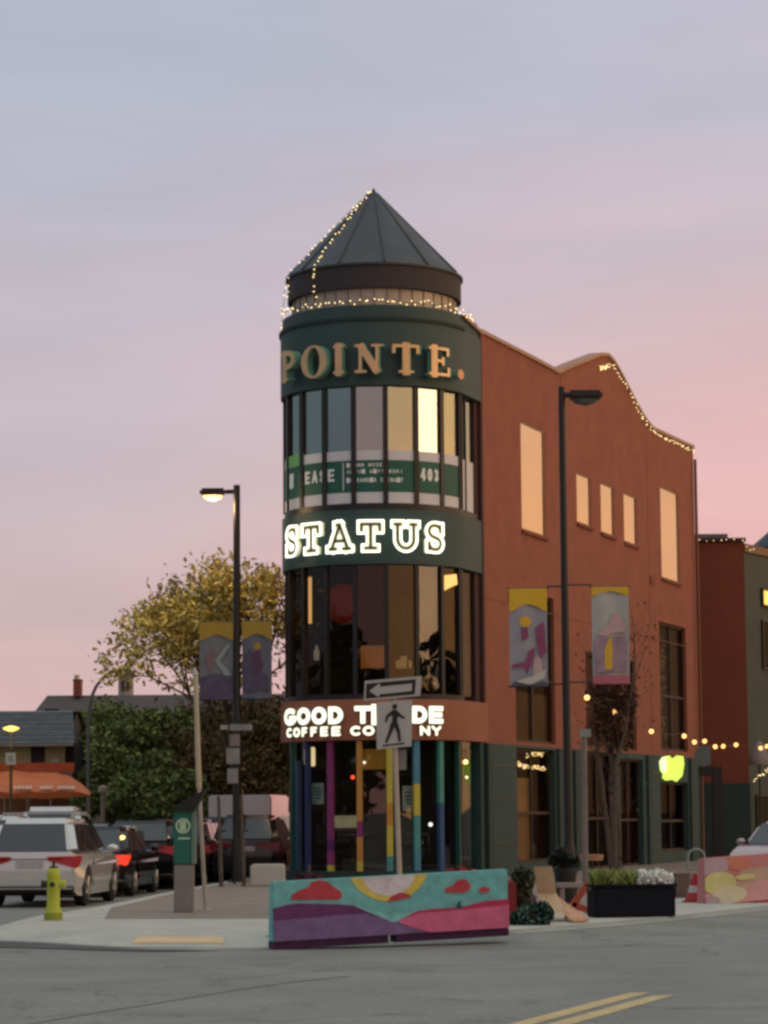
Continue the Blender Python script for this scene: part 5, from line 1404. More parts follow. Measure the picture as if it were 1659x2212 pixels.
# black planter with lime grass and white flowers
BLp = G(1287, 1983, CURB); BRp = W(1460, 1973, BLp.y + .25)
hp = W(1287, 1917, BLp.y).z - CURB
t = thing('planter_box', 'long black planter box with lime grass and white flowers', 'planter', BLp, math.atan2(BRp.y - BLp.y, BRp.x - BLp.x))
Lp = (BRp - BLp).length
M_pb = mat('black_planter', (.012, .012, .017), .9, var=.2, spec=.1)
MB().box((0, 0, 0), (Lp, .5, hp)).build('box', M_pb, t, bevel=.02)
MB().box((-.02, -.02, hp + .001), (Lp + .02, .52, hp + .04)).build('rim', M_pb, t)
rnd = np.random.RandomState(3)
def local_leaves(name, vf, mats_, par):
    off = np.array(ORG[t.name][0]); v = [(a[0] + off, a[1]) for a in vf]
    return leaves_obj(name, v, None, par, mats=mats_, seed=3)
n = 700
pts = np.stack([rnd.rand(n) * Lp * .55, .05 + rnd.rand(n) * .4, hp + .02 + rnd.rand(n) * .18], 1)
pts = pts + np.array([0, 0, 0])
a_ = rnd.normal(size=(n, 3)) * .5; a_[:, 2] = 1; a_ /= np.linalg.norm(a_, axis=1)[:, None]
b_ = np.cross(a_, rnd.normal(size=(n, 3))); b_ /= np.linalg.norm(b_, axis=1)[:, None]; s_ = (.06 + .08 * rnd.rand(n))[:, None]
v = np.stack([pts - a_ * s_, pts + b_ * s_ * .14, pts + a_ * s_, pts - b_ * s_ * .14], 1).reshape(-1, 3)
local_leaves('grass', [(v, np.arange(4 * n).reshape(-1, 4))], [mat('lime_grass', (.20, .27, .03), .6, var=.3), mat('olive_grass', (.14, .16, .04), .6), mat('straw_grass', (.34, .33, .14), .7)], t)
n = 1700
hx = rnd.rand(n)
pts = np.stack([Lp * (.54 + .45 * hx), .03 + rnd.rand(n) * .4, hp + .02 + rnd.rand(n) * (.12 + .12 * np.abs(np.sin(hx * 7)))], 1)
local_leaves('white_flowers', [leaf_at(pts, .038, rnd)], [mat('white_petal', (.88, .88, .85), .7, var=.02), mat('off_white_petal', (.75, .75, .70), .7)], t)  # two petal tones dealt out at random
# brown board pots, red cone, wire loop
a, b = W(1462, 1968, 48.5), W(1493, 1886, 48.5)
t = thing('timber_box', 'weathered pinkish brown box between the planter and the red cone', 'box', ((a.x + b.x) / 2, 48.5, CURB))
for k in range(4):
    x0 = a.x + (b.x - a.x) * k / 4; MB().box((x0 + .004, 48.5, CURB), (x0 + (b.x - a.x) / 4 - .004, 48.53, b.z)).build('board', mat('pinkish_board', (.16, .11, .09), .85, var=.25), t, world=True)
MB().box((a.x + .01, 48.54, CURB), (b.x - .01, 49.0, b.z - .02)).build('box_core', M_dark, t, world=True)
pcn = W(1503, 1972, 46.2); pcn.z = CURB
t = thing('traffic_cone', 'red cone with a pale band beside the pastel barrier', 'traffic cone', pcn)
M_rc = mat('cone_red', (.38, .012, .012), .5)
hc = .50
MB().lathe([(.20, .03), (.135, .17)], (0, 0, 0), 20).build('cone_body', M_rc, t, smooth=True)
MB().lathe([(.134, .171), (.10, .29)], (0, 0, 0), 20).build('pale_band', mat('cone_white', (.5, .42, .40), .5), t, smooth=True)
MB().lathe([(.099, .291), (.035, hc)], (0, 0, 0), 20).build('cone_tip', M_rc, t, smooth=True)
MB().box((-.23, -.2, 0), (.23, .2, .03)).build('foot', M_rc, t, bevel=.01)
t = thing('bike_rack', 'curved grey metal bike loop behind the red cone', 'bike rack', (W(1505, 1900, 49.5).x, 49.5, CURB))
pr = [(-.16, 0, 0), (-.16, 0, .72)] + [(-.16 * math.cos(PI * k / 8), 0, .72 + .16 * math.sin(PI * k / 8)) for k in range(1, 8)] + [(.16, 0, .72), (.16, 0, 0)]
MB().path(pr, .022, 8).build('loop', mat('rack_grey', (.25, .27, .25), .5, metal=.3), t)
MB().path([(-.15, 0, .5), (.15, 0, .5)], .016, 8).build('crossbar', mat('rack_grey', (.25, .27, .25), .5), t)
# black terrace heater post with arm, white hanging panel
b = Vector((W(1552, 1850, 76).x, 76, CURB))
t = thing('patio_heater', 'black square patio post with a short arm in front of the side wall', 'patio heater', b)
zz1, zz0 = W(1552, 1655, 76).z - CURB, W(1552, 1676, 76).z - CURB
MB().box((-.14, -.1, 0), (.14, .1, zz1)).build('post', M_black, t, bevel=.02)
MB().box((-.52, -.1, zz0), (-.142, .1, zz1 - .01)).build('heater_arm', M_black, t, bevel=.03)
q = [(1500, 1650), (1500, 1625), (1512, 1612), (1535, 1610), (1536, 1650), (1520, 1656)]
t = thing('hanging_cloth', 'small pale grey cloth hanging under the far string of bulbs', 'cloth', W(1518, 1656, 80))
MB().add([W(x, y, 80) for x, y in q] + [W(x, y, 80.04) for x, y in q], [(0, 1, 2, 3, 4, 5), (11, 10, 9, 8, 7, 6)] + [(i, (i + 1) % 6, 6 + (i + 1) % 6, 6 + i) for i in range(6)]).build('cloth_sheet', mat('grey_cloth', (.13, .15, .15), .8), t, world=True)
# glowing lime sign
t = thing('lime_sign', 'glowing lime green leaf shaped sign hanging by the far shop window', 'sign', W(1450, 1690, 70))
lime = [(1424, 1645), (1430, 1636), (1446, 1632), (1452, 1639), (1462, 1632), (1476, 1634), (1478, 1650), (1474, 1676), (1461, 1689), (1452, 1684), (1438, 1686), (1430, 1680), (1432, 1672), (1426, 1664)]
n_ = len(lime)
MB().add([W(x, y, 70) for x, y in lime] + [W(x, y, 70.1) for x, y in lime], [tuple(range(n_)), tuple(range(n_, 2 * n_))[::-1]] + [(i, (i + 1) % n_, n_ + (i + 1) % n_, n_ + i) for i in range(n_)]).build('lit_face', lamp('lime_light', (.62, .95, .10), 1.0), t, world=True)
MB().add([W(x, y, 69.97) for x, y in ((1425, 1645), (1430, 1638), (1440, 1634), (1440, 1668), (1431, 1668), (1427, 1662))], [(0, 1, 2, 3, 4, 5)]).build('pale_face', lamp('pale_lime_light', (.80, .92, .60), .9), t, world=True)
MB().tube(W(1445, 1634, 70.05), W(1440, 1612, 70.6), .012, .012, 5).build('hanger', M_black, t, world=True)

# pale umbrella at the right edge and a car behind the pastel barrier
t = thing('patio_umbrella', 'closed pale grey patio umbrella at the right edge under the bulbs', 'umbrella', (W(1645, 1850, 80).x, 80, CURB))
zu0, zu1 = W(1645, 1652, 80).z - CURB, W(1645, 1600, 80).z - CURB
MB().lathe([(.30, zu0), (.34, zu0 + .15), (.2, zu1 - .2), (.03, zu1)], (0, 0, 0), 14).build('canopy', mat('pale_canopy', (.26, .22, .21), .8, var=.2), t, smooth=True)
MB().tube((0, 0, 0), (0, 0, zu0), .03, .03, 8).build('pole', M_black, t)

# ================================================================== the next building beyond the red facade
e = F(S_END, 0, 0)
NB = thing('side_building', 'lower terracotta building, its red darkened for shade, with a grey green wing beyond the red facade', 'building', (W(1507, 1700, 88).x, 88, 0))
zN = W(1560, 1170, 88).z; xa, xb = W(1500, 1400, 88).x, W(1612, 1400, 88).x
z_gr = W(1590, 1692, 88).z
M_red2 = mat('shaded_terracotta', (.17, .045, .024), .92, var=.12, scale=.7, bump=.2)  # shade on the wall facing the camera is put into this darker red
MB().box((xa - 1.5, 88, z_gr), (xb, 96, zN)).build('wall', M_red2, NB, world=True)
MB().box((xa - 1.5, 87.94, CURB), (xb + .02, 96, z_gr - .003)).build('base', mat('deep_green_base', (.02, .038, .034), .8), NB, world=True)
MB().box((xa - 1.5, 87.9, zN + .003), (xb + .06, 96, zN + .12)).build('coping', mat('dark_coping', (.05, .022, .018), .8), NB, world=True)
MB().box((xa - .5, 89, zN + .13), (W(1572, 1160, 89).x, 92, W(1572, 1153, 89).z)).build('roof_box', mat('grey_roof_box', (.12, .12, .14), .7), NB, world=True)
# green wing running away to the right
def Wg(s, z, d=0): p = Vector((xb + .02, 88.3, 0)) + Vector((math.sin(R(30)), math.cos(R(30)), 0)) * s + Vector((math.cos(R(30)), -math.sin(R(30)), 0)) * d; return Vector((p.x, p.y, z))
zG = W(1620, 1193, 88.5).z
mb = MB(); mb.box((0, -2, CURB), (9, 0, zG), lambda s, d, z: Wg(s, z, d)); mb.build('wing_wall', mat('grey_green_wall', (.068, .074, .056), .85, var=.15, scale=.8), NB, world=True)
MB().box((-.05, -2, zG + .003), (9, .08, zG + .28), lambda s, d, z: Wg(s, z, d)).build('wing_cornice', mat('tan_cornice', (.22, .12, .06), .8), NB, world=True)
qa, qb, qt = W(1631, 1181, 94), W(1810, 1181, 94), W(1718, 1098, 97)
MB().add([qa, qb, Vector((qb.x, 100, qa.z)), Vector((qa.x, 100, qa.z)), qt], [(0, 1, 4), (1, 2, 4), (2, 3, 4), (3, 0, 4)]).build('roof', mat('navy_roof', (.02, .03, .05), .6), NB, world=True)
sA, sB = 1.55, 2.6
z0_, z1_ = W(1650, 1312, 91).z, W(1650, 1282, 91).z
w_ = MB().box((sA, .01, z0_), (sB, .05, z1_), lambda s, d, z: Wg(s, z, d)).build('window', lamp('amber_window', (1.0, .55, .10), 1.15), NB, world=True)
fr = MB()
for s in (sA - .06, sB): fr.box((s, .0, z0_ - .06), (s + .06, .10, z1_ + .06), lambda s_, d, z: Wg(s_, z, d))
for z in (z0_ - .06, z1_): fr.box((sA + .001, .0, z), (sB - .001, .098, z + .06), lambda s_, d, zz: Wg(s_, zz, d))
fr.build('window_frame', M_frame, w_, world=True)
for (a1, b1, y0, y1) in ((1.5, 2.6, 1440, 1340), (.6, 2.6, 1800, 1720)):
    za_, zb_ = W(1630, y0, 89).z, W(1630, y1, 89).z
    w_ = MB().box((a1, .01, za_), (b1, .04, zb_), lambda s, d, z: Wg(s, z, d)).build('window', mat('dim_pane', (.030, .020, .010), .7, spec=.1), NB, world=True)
    fr = MB()
    for s in (a1 - .05, b1): fr.box((s, .0, za_ - .05), (s + .05, .08, zb_ + .05), lambda s_, d, z: Wg(s_, z, d))
    for z0_ in (za_ - .05, zb_): fr.box((a1 - .01, .0, z0_ + .001), (b1 + .01, .078, z0_ + .049), lambda s_, d, z: Wg(s_, z, d))
    fr.build('window_frame', M_frame, w_, world=True)
string('row of fairy lights along the top of the dark red side building', [W(1512, 1166, 87.8), W(1530, 1169, 87.8), W(1555, 1167, 87.8), W(1585, 1166, 87.8), W(1610, 1166, 87.8)], .22, seed=33, jit=.03)
string('short strand of fairy lights at the corner of the grey green wing', [W(1612, 1180, 87.9), W(1620, 1188, 87.9), W(1632, 1184, 87.9)], .16, seed=34, jit=.03)
# ================================================================== cars
M_tyre = mat('tyre_rubber', (.012, .012, .012), .85); M_rim = mat('alloy_rim', (.35, .34, .33), .35, metal=.7)
M_cglass = mat('car_glass', (.018, .024, .026), .06, spec=.9); M_under = mat('car_underbody', (.008, .008, .008), .9)
def car_paint(name, c, rough=.22, metal=.45): return mat('car_paint_' + name, c, rough, metal=metal, var=.03, coat=.6)
def make_car(label, loc, rz, L=4.6, Wd=1.88, H=1.65, paint=None, zb=.95, hood=1.15, hz=.95, rear_in=.25, tail_z=1.0, front_in=.75, tail=None, rails=False, suv=True, group='cars parked along the side street', lit=None, deck=0.0, name='parked_car', cat='car', bars=False, detail=True, clad=None):
    t = thing(name, label, cat, loc, rz, group)
    hw = Wd / 2; yr, yf = -L / 2, L / 2
    wr = .36 if suv else .32
    ya, yb = yr + .95, yf - .92
    g = .22
    prof = [(yr + .06, g + .12), (yr + .0, .50), (yr + .015, .72), (yr + .05, tail_z)]
    if deck: prof += [(yr + deck, tail_z + .03)]
    prof += [(yr + max(deck, .1) + .4, zb), (yf - hood, zb), (yf - hood + .25, hz + .02), (yf - .25, hz - .12), (yf - .05, hz - .26), (yf, .5), (yf - .08, g + .1)]
    def arch(yc):
        R_ = wr + .07
        return [(yc + R_ * math.cos(R(a)), wr + R_ * math.sin(R(a))) for a in range(-20, 201, 20)]
    bottom = [(yf - .3, g)] + arch(yb) + [(yb - wr - .2, g), (ya + wr + .2, g)] + arch(ya) + [(yr + .3, g)]
    outline = prof + bottom
    bm = bmesh.new()
    def wx(y, z):
        w = hw * (1 - .10 * max(0, abs(y) / (L / 2) - .72) / .28 * max(0, abs(y) / (L / 2) - .72) / .28)
        if z > .75: w -= .05 * (z - .75) / .3
        if z < .45: w -= .04
        return w
    vl = [bm.verts.new((-wx(y, z), y, z)) for y, z in outline]; vr = [bm.verts.new((wx(y, z), y, z)) for y, z in outline]
    n = len(outline)
    tri = tessellate_polygon([[Vector((y, z, 0)) for y, z in outline]])
    side_edges = []
    for i in range(n):
        j = (i + 1) % n
        bm.faces.new((vl[i], vl[j], vr[j], vr[i]))
    for tr_ in tri:
        bm.faces.new([vl[k] for k in tr_]); bm.faces.new([vr[k] for k in reversed(tr_)])
    bmesh.ops.recalc_face_normals(bm, faces=bm.faces)
    npf = len(prof)
    ed = []
    for vv in (vl, vr):
        for i in range(npf - 1):
            e = bm.edges.get((vv[i], vv[i + 1]))
            if e: ed.append(e)
    bmesh.ops.bevel(bm, geom=ed, offset=.11, segments=4, affect='EDGES', clamp_overlap=True)
    me = bpy.data.meshes.new('body'); bm.to_mesh(me); bm.free()
    me.polygons.foreach_set('use_smooth', [True] * len(me.polygons)); me.set_sharp_from_angle(angle=R(32)); me.materials.append(paint)
    body = link(bpy.data.objects.new('body', me), t)
    MB().box((-hw + .12, yr + .2, g + .01), (hw - .12, yf - .2, .62)).build('underbody', M_under, t)
    # cabin
    yB0 = yr + (deck if deck else .04); yB1 = yf - hood
    yT0, yT1 = yB0 + rear_in, yB1 - front_in
    wb, wt = hw - .05, hw - .25
    zB = zb - .02
    c8 = [(-wb, yB0, zB), (wb, yB0, zB), (wb, yB1, zB), (-wb, yB1, zB), (-wt, yT0, H), (wt, yT0, H), (wt - .03, yT1, H - .03), (-wt + .03, yT1, H - .03)]
    cb = MB().add(c8, [(0, 1, 5, 4), (1, 2, 6, 5), (2, 3, 7, 6), (3, 0, 4, 7), (4, 5, 6, 7), (3, 2, 1, 0)]).build('roof', paint, t, bevel=.13, seg=4)
    def q4(f, u0, u1, v0, v1, off=.012):
        a, b, c, d = [Vector(c8[i]) for i in f]
        nn = (b - a).cross(d - a).normalized() * off
        P = lambda u, v: a.lerp(b, u).lerp(d.lerp(c, u), v) + nn
        return [P(u0, v0), P(u1, v0), P(u1, v1), P(u0, v1)]
    def win(name, f, u0, u1, v0, v1, pts=None, m=None):
        q = q4(f, u0, u1, v0, v1)
        return MB().add(q, [(0, 1, 2, 3)]).build(name, m or M_cglass, t)
    win('rear_window', (0, 1, 5, 4), .10, .90, .10, .84)
    win('windscreen', (2, 3, 7, 6), .07, .93, .08, .92)
    for f, rv in (((1, 2, 6, 5), 0), ((3, 0, 4, 7), 1)):
        for (a0, a1) in ((.08, .28), (.31, .60), (.63, .90)):
            u0, u1 = (a0, a1) if not rv else (1 - a1, 1 - a0)
            win('side_window', f, u0, u1, .10, .84)
    # wheels
    tmesh = MB().lathe([(wr - .05, -.11), (wr, -.08), (wr, .08), (wr - .05, .11)], (0, 0, 0), 26, axis='x').build('tyre', M_tyre, None, smooth=True)
    rmesh = MB().lathe([(wr * .66, .06), (wr * .62, .118), (wr * .5, .09), (.08, .10), (.06, .12)], (0, 0, 0), 20, axis='x')
    for k in range(5):
        a = 2 * PI * k / 5
        rmesh.tube((.105, 0, 0), (.112, math.cos(a) * wr * .6, math.sin(a) * wr * .6), .035, .03, 6)
    rmesh = rmesh.build('rim', M_rim, None, smooth=True)
    td, rd = tmesh.data, rmesh.data
    for o in (tmesh, rmesh): bpy.data.objects.remove(o)
    for yc in (ya, yb):
        for sx in (-1, 1):
            w_ = thing_part('wheel', t, (sx * (hw - .13), yc, wr), 0 if sx > 0 else PI)
            inst(td, 'tyre', (0, 0, 0), w_); inst(rd, 'rim', (0, 0, 0), w_)
    # lights, plate, bumper
    tm = mat('tail_lens_' + ('lit' if lit else 'off' if detail else 'dull'), (.38, .012, .010) if detail else (.10, .012, .012), .25, emit=(1, .05, .02) if lit else (.8, .02, .02), estr=.9 if lit else .02)
    for sx in (-1, 1):
        x0, x1 = sx * (hw - .62), sx * (hw - .04)
        zl = tail_z
        a = [(x0, yr - .005, zl - .10), (x0, yr - .005, zl - .16), (x1, yr + .04, zl - .33), (x1 + sx * .045, yr + .09, zl - .30), (x1 + sx * .045, yr + .30, zl - .17), (x1, yr + .08, zl - .05)]
        mb = MB()
        outer = [(x0, yr - .012, zl - .09), (x0 + sx * .04, yr - .012, zl - .17), (sx * (hw - .05), yr + .012, zl - .31), (sx * (hw - .01), yr + .06, zl - .28), (sx * (hw - .015), yr + .05, zl - .08)]
        sidep = [(sx * (hw - .01), yr + .06, zl - .28), (sx * (hw + .002), yr + .34, zl - .14), (sx * (hw - .002), yr + .32, zl - .08), (sx * (hw - .015), yr + .05, zl - .08)]
        mb.add(outer, [(0, 1, 2, 3, 4)]); mb.add(sidep, [(0, 1, 2, 3)])
        mb.build('tail_light', tm, t)
        MB().box((sx * (hw - .5) if sx > 0 else sx * (hw - .12), yr - .02, .50), (sx * (hw - .12) if sx > 0 else sx * (hw - .5), yr + .02, .55)).build('reflector', mat('red_reflector', (.25, .008, .008), .3), t)
        hl = [(sx * (hw - .6), yf - .02, .62), (sx * (hw - .12), yf - .12, .62), (sx * (hw - .1), yf - .2, .74), (sx * (hw - .55), yf - .06, .72)]
        MB().add(hl, [(0, 1, 2, 3)]).build('headlight', mat('headlight_lens', (.5, .5, .5), .1), t)
        zc_ = zb + .08
        MB().ball((0, 0, 0), .12, 6, 1.0, .7, .65).build('mirror', paint, thing_part('mirror_mount', t, (sx * (hw + .06), yf - hood - .35, zc_)), smooth=True)
        MB().box((sx * (hw + .004) - .012, ya + .75, .82), (sx * (hw + .004) + .012, ya + .93, .86)).build('door_handle', paint, t)
        MB().box((sx * (hw - .005) - .006, ya + .52, .36), (sx * (hw - .005) + .006, ya + .53, zb - .1)).build('door_seam', M_under, t)
    MB().box((-.26, yr - .014, tail_z - .30), (.26, yr - .006, tail_z - .17)).build('number_plate', mat('number_plate_white', (.42, .40, .40), .6, var=.15, scale=14), t)
    MB().box((-hw + .06, yr - .05, .40), (hw - .06, yr + .05, .60)).build('bumper', clad or paint, t, bevel=.03)
    MB().box((-hw + .10, yr - .035, .27), (hw - .10, yr + .1, .40)).build('lower_trim', M_under, t, bevel=.02)
    if detail:
        MB().box((-hw + .3, yr - .012, tail_z - .145), (hw - .3, yr - .004, tail_z - .13)).build('trunk_seam', M_under, t)
        MB().box((-hw + .10, yr - .056, .345), (hw - .10, yr - .036, .375)).build('chrome_strip', mat('chrome_strip', (.6, .6, .6), .2, metal=.9), t)
    if rails:
        for sx in (-1, 1):
            MB().path([(sx * (wt - .02), yT0 + .1, H - .01), (sx * (wt - .02), yT0 + .2, H + .06), (sx * (wt - .05), yT1 - .2, H + .05), (sx * (wt - .05), yT1 - .1, H - .02)], .018, 6).build('roof_rail', M_rim, t)
    if bars:
        for yy in (yT0 + .45, yT0 + 1.35):
            MB().box((-wt - .02, yy, H + .08), (wt + .02, yy + .07, H + .11)).build('cross_bar', mat('silver_bar', (.5, .5, .5), .35, metal=.6), t)
    return t
def thing_part(name, parent, loc, rz=0.0):
    o = bpy.data.objects.new(name, None); o.location = loc; o.rotation_euler = (0, 0, rz); o.empty_display_size = .1
    return link(o, parent)
AZL = -R(4.8)      # the side street runs slightly to the right
sil = car_paint('silver', (.62, .62, .60)); blk = car_paint('black', (.012, .011, .012)); wht = car_paint('white', (.60, .60, .60))
gry = car_paint('grey', (.18, .19, .20)); maroon = car_paint('maroon', (.06, .015, .012)); dgrn = car_paint('dark_green', (.02, .045, .03))
CA = G(188, 1957); CA.z = 0                         # near rear right wheel of the silver car
dirl = Vector((math.sin(R(4.8)), math.cos(R(4.8)), 0)); perp = Vector((-dirl.y, dirl.x, 0))
def along(d, off=0.0): return CA + perp * (.94 + off) + dirl * d
c1_ = make_car('silver estate car with red wedge tail lights and roof bars behind the hydrant', along(1.38), AZL, L=4.6, Wd=1.92, H=1.69, paint=sil, zb=1.0, tail_z=1.05, hz=1.0, rear_in=.45, front_in=.8, rails=True, bars=True)
c2_ = make_car('black car with lit red brake lights in front of the silver car', along(7.0, .05), AZL, L=4.5, Wd=1.82, H=1.50, paint=blk, zb=.93, tail_z=.98, rear_in=.6, deck=.35, suv=False, lit=True)
c3_ = make_car('black pickup sized car parked half behind the green pay station', along(12.6, -.05), AZL, L=5.0, Wd=1.95, H=1.6, paint=blk, zb=1.1, tail_z=1.1, rear_in=.5, group='cars parked along the side street')
c4_ = make_car('dark maroon car parked farther up beyond the pay station', along(18.4), AZL, L=4.6, H=1.62, paint=maroon, zb=1.0, tail_z=1.05)
c5_ = make_car('dark green car parked behind the slim sign post', along(24.2, -.1), AZL, L=4.6, H=1.66, paint=dgrn, zb=1.0, tail_z=1.05)
small_lamp_or_glint(265, 1811, along(5.6).y, (1, .55, .12), 6, .06, 'glowing amber ball put in for an indicator reflection above the black car boot', .01)  # glowing ball added for an amber reflection, not a hanging lamp
# traffic and parked cars on the far side of the side street
cars_far = [
    ('white saloon car seen over the black car roof', 262, 1800, 62, wht, 1.48, False, 2.4), ('white hatchback nose to tail beyond the white saloon', 345, 1792, 68, wht, 1.5, False, -.1),
    ('pale car with a dark rear window left of the pay station', 352, 1782, 80, gry, 1.55, True, 0), ('silver van roof just above the silver car rack', 130, 1780, 66, sil, 1.95, True, 0), ('white car at the far left behind the silver car', 12, 1790, 60, wht, 1.75, True, 0),
    ('grey car parked beside the orange canopy', 205, 1780, 72, gry, 1.5, False, 0), ('dark car behind the autumn tree trunk', 470, 1790, 92, blk, 1.6, True, 0), ('black sport utility car close to the tower', 554, 1806, 68, blk, 1.72, True, 0)]
for lab, x, y, Y, pm_, H_, su, off in cars_far:
    p = W(x, y, Y); p.z = 0
    make_car(lab, p, AZL + (R(5) if x < 220 else 0), L=4.5, Wd=1.82, H=H_, paint=pm_, zb=H_ * .62, tail_z=H_ * .64, hz=H_ * .6, suv=su, rear_in=.4, group='cars on the far side of the side street', detail=False)
p = W(538, 1800, 80); p.z = 0
t = thing('delivery_van', 'white box van standing at the end of the side street beside the tower', 'van', p, AZL, None)
hv = W(534, 1718, 80).z
MB().box((-.95 * 1.0, -2, .9), (.95, 2.2, hv)).build('cargo_box', wht, t, bevel=.05)
MB().box((-.9, 2.21, .5), (.9, 3.6, 1.9)).build('cab', wht, t, bevel=.12)
MB().box((-.9, -2, .45), (.9, 3.2, .89)).build('chassis', M_under, t)
MB().box((-.02, -2.015, 1.0), (.02, -2.002, hv - .1)).build('door_seam', M_under, t)
for sx in (-1, 1):
    for yy in (-1.2, 2.6): MB().lathe([(.36, -.1), (.36, .1)], (sx * .82, yy, .36), 18, axis='x').build('wheel', M_tyre, t)
    MB().box((sx * .8 - .05, -2.03, 1.0), (sx * .8 + .05, -2.001, 1.25)).build('tail_light', mat('red_reflector', (.25, .008, .008), .3), t)
# car behind the pastel barrier
p = W(1712, 1850, 60); p.z = 0
make_car('pinkish silver car parked behind the pastel barrier at the right edge', p, -R(24) + PI, L=4.5, H=1.5, paint=car_paint('pink_silver', (.42, .32, .30)), zb=.95, suv=False, group='cars on the right hand street')
for k, (x, y) in enumerate(((1608, 1782), (1620, 1768), (1633, 1810))):
    pass

# ================================================================== trees
def branches(base, h, spread, seed, levels=4, lean=(0, 0), n0=3, r0_=.10, up=.6, first=.35, shrink=.68, dirs=None):
    rnd = random.Random(seed); segs, tips = [], []
    def grow(p, d, L, r, lv):
        q = p; n = 3
        for k in range(n):
            d = (d + Vector((rnd.uniform(-.16, .16), rnd.uniform(-.16, .16), rnd.uniform(-.05, .12)))).normalized()
            q2 = q + d * (L / n); segs.append((q, q2, r * (1 - .22 * k / n), r * (1 - .22 * (k + 1) / n))); q = q2
            if lv >= levels - 2: tips.append((q, d, lv))
        if lv >= levels: return
        m_ = n0 if lv else n0 + 2
        for k in range(m_):
            a = 2 * PI * (k + rnd.random() * .8) / m_
            o = d.orthogonal().normalized(); b = d.cross(o)
            nd = (d * up + (o * math.cos(a) + b * math.sin(a)) * spread * rnd.uniform(.7, 1.2) + Vector((0, 0, .12))).normalized()
            grow(q, nd, L * shrink * rnd.uniform(.75, 1.15), r * .6, lv + 1)
        if lv < 2: grow(q, (d + Vector((0, 0, .4))).normalized(), L * shrink, r * .65, lv + 1)
    grow(Vector(base), Vector((lean[0], lean[1], 1)).normalized(), h * first, r0_, 0)
    return segs, tips
def tree(name, label, base, h, seed, leafm, lsize, per, cat='tree', leafr=.30, group=None, keep=1.0, clip=None, **kw):
    t = thing(name, label, cat, base, group=group)
    segs, tips = branches(base, h, kw.pop('spread', .8), seed, **kw)
    mb = MB(); nt = 0
    for a, b, ra, rb in segs:
        mb.tube(a, b, max(ra, .008), max(rb, .006), 7 if ra > .04 else 4, caps=False)
    mb.build('trunk', M_bark, t, world=True)
    rnd = np.random.RandomState(seed); P = []
    for q, d, lv in tips:
        if rnd.rand() > keep: continue
        n = rnd.poisson(per)
        P.append(np.array(q)[None] + rnd.normal(size=(n, 3)) * leafr * np.array([1, 1, .75]))
    P = np.concatenate(P)
    if clip is not None: P = P[clip(P)]
    leaves_obj('crown', [leaf_at(P, lsize, rnd, .2)], None, t, mats=leafm, seed=seed)
    return t
M_au = [mat('autumn_gold', (.78, .58, .12), .7, var=.2, scale=.5), mat('autumn_amber', (.58, .42, .09), .7, var=.3, scale=.5), mat('autumn_olive', (.42, .37, .10), .7, var=.3), mat('autumn_brown', (.26, .20, .07), .7, var=.3)]
M_db = [mat('rust_leaf', (.15, .095, .028), .8, var=.4), mat('dark_olive_leaf', (.085, .075, .022), .8, var=.4), mat('brown_leaf', (.085, .05, .018), .8)]
M_hg = [mat('hedge_green', (.115, .16, .036), .75, var=.4), mat('hedge_dark', (.06, .08, .02), .75, var=.3), mat('hedge_light', (.20, .24, .06), .75, var=.3)]
b = W(528, 1890, 66); b.z = CURB
tree('autumn_tree', 'open spreading street tree with golden olive leaves left of the tower', b, 8.3, 12, M_au, .085, 13, spread=.56, leafr=.19, first=.37, levels=4, r0_=.09, up=.78, shrink=.68, lean=(-.01, 0))
b = W(560, 1800, 93); b.z = 0
tree('dark_tree', 'dark rusty brown tree standing behind the lit lamp post', b, 9.0, 5, M_db, .11, 20, spread=.8, leafr=.5, first=.25, r0_=.12, up=.6)
b = W(450, 1800, 91); b.z = 0
tree('dark_tree', 'lower rusty tree between the bare pole and the lit lamp post', b, 7.4, 9, M_db, .11, 20, spread=.8, leafr=.5, first=.22, r0_=.12, up=.6)
def bush_tree(label, x, ytop, Y, rad, seed, trunk=True, ms=None, sq=(1, .8, 1), n=6500):
    c = W(x, ytop, Y); c = c - Vector((0, 0, rad * sq[2]))
    t = thing('green_tree', label, 'tree', (c.x, c.y, 0), group='green trees beyond the car park')
    MB().tube((c.x, c.y, 0), (c.x + .1, c.y, c.z), .16, .09, 8).tube((c.x + .05, c.y, c.z * .5), (c.x + rad * .4, c.y, c.z + .3), .07, .03, 6).tube((c.x + .05, c.y, c.z * .5), (c.x - rad * .4, c.y, c.z + .2), .07, .03, 6).build('trunk', M_bark, t, world=True)
    rnd = np.random.RandomState(seed); vf = []
    K = 26
    for k in range(K):
        d = rnd.normal(size=3); d /= np.linalg.norm(d); d *= rad * .78 * rnd.rand() ** .4 * np.array(sq)
        cc = (c.x + d[0], c.y + d[1], max(1.0, c.z + d[2])); rr = rad * rnd.uniform(.22, .42)
        vf.append(leaf_cloud(n // K, cc, rr, .11, seed * 50 + k, (1, 1, .8), .35))
    leaves_obj('crown', vf, None, t, mats=ms or M_hg, seed=seed)
    return t
for lab, x, yt, Y, rad, sd in (('leftmost green tree rising beside the grey pole', 185, 1512, 92, 1.7, 1), ('broad green tree in the middle of the car park row', 255, 1500, 98, 2.2, 2), ('green tree below the church spire', 312, 1498, 90, 1.9, 3), ('green tree right of the church spire', 368, 1512, 94, 1.9, 4),
                               ('low dark green tree behind the parked white cars', 230, 1600, 88, 1.7, 5), ('low green tree left of the pay station hood', 320, 1612, 86, 1.75, 6), ('green tree behind the bare leaning pole', 415, 1545, 97, 2.0, 7), ('darker green tree under the autumn tree', 400, 1640, 84, 1.5, 8), ('green tree closing the gap beside the tower', 585, 1560, 100, 2.4, 10), ('low olive tree behind the slim sign post', 500, 1600, 104, 2.2, 11)):
    bush_tree(lab, x, yt, Y, rad, sd)
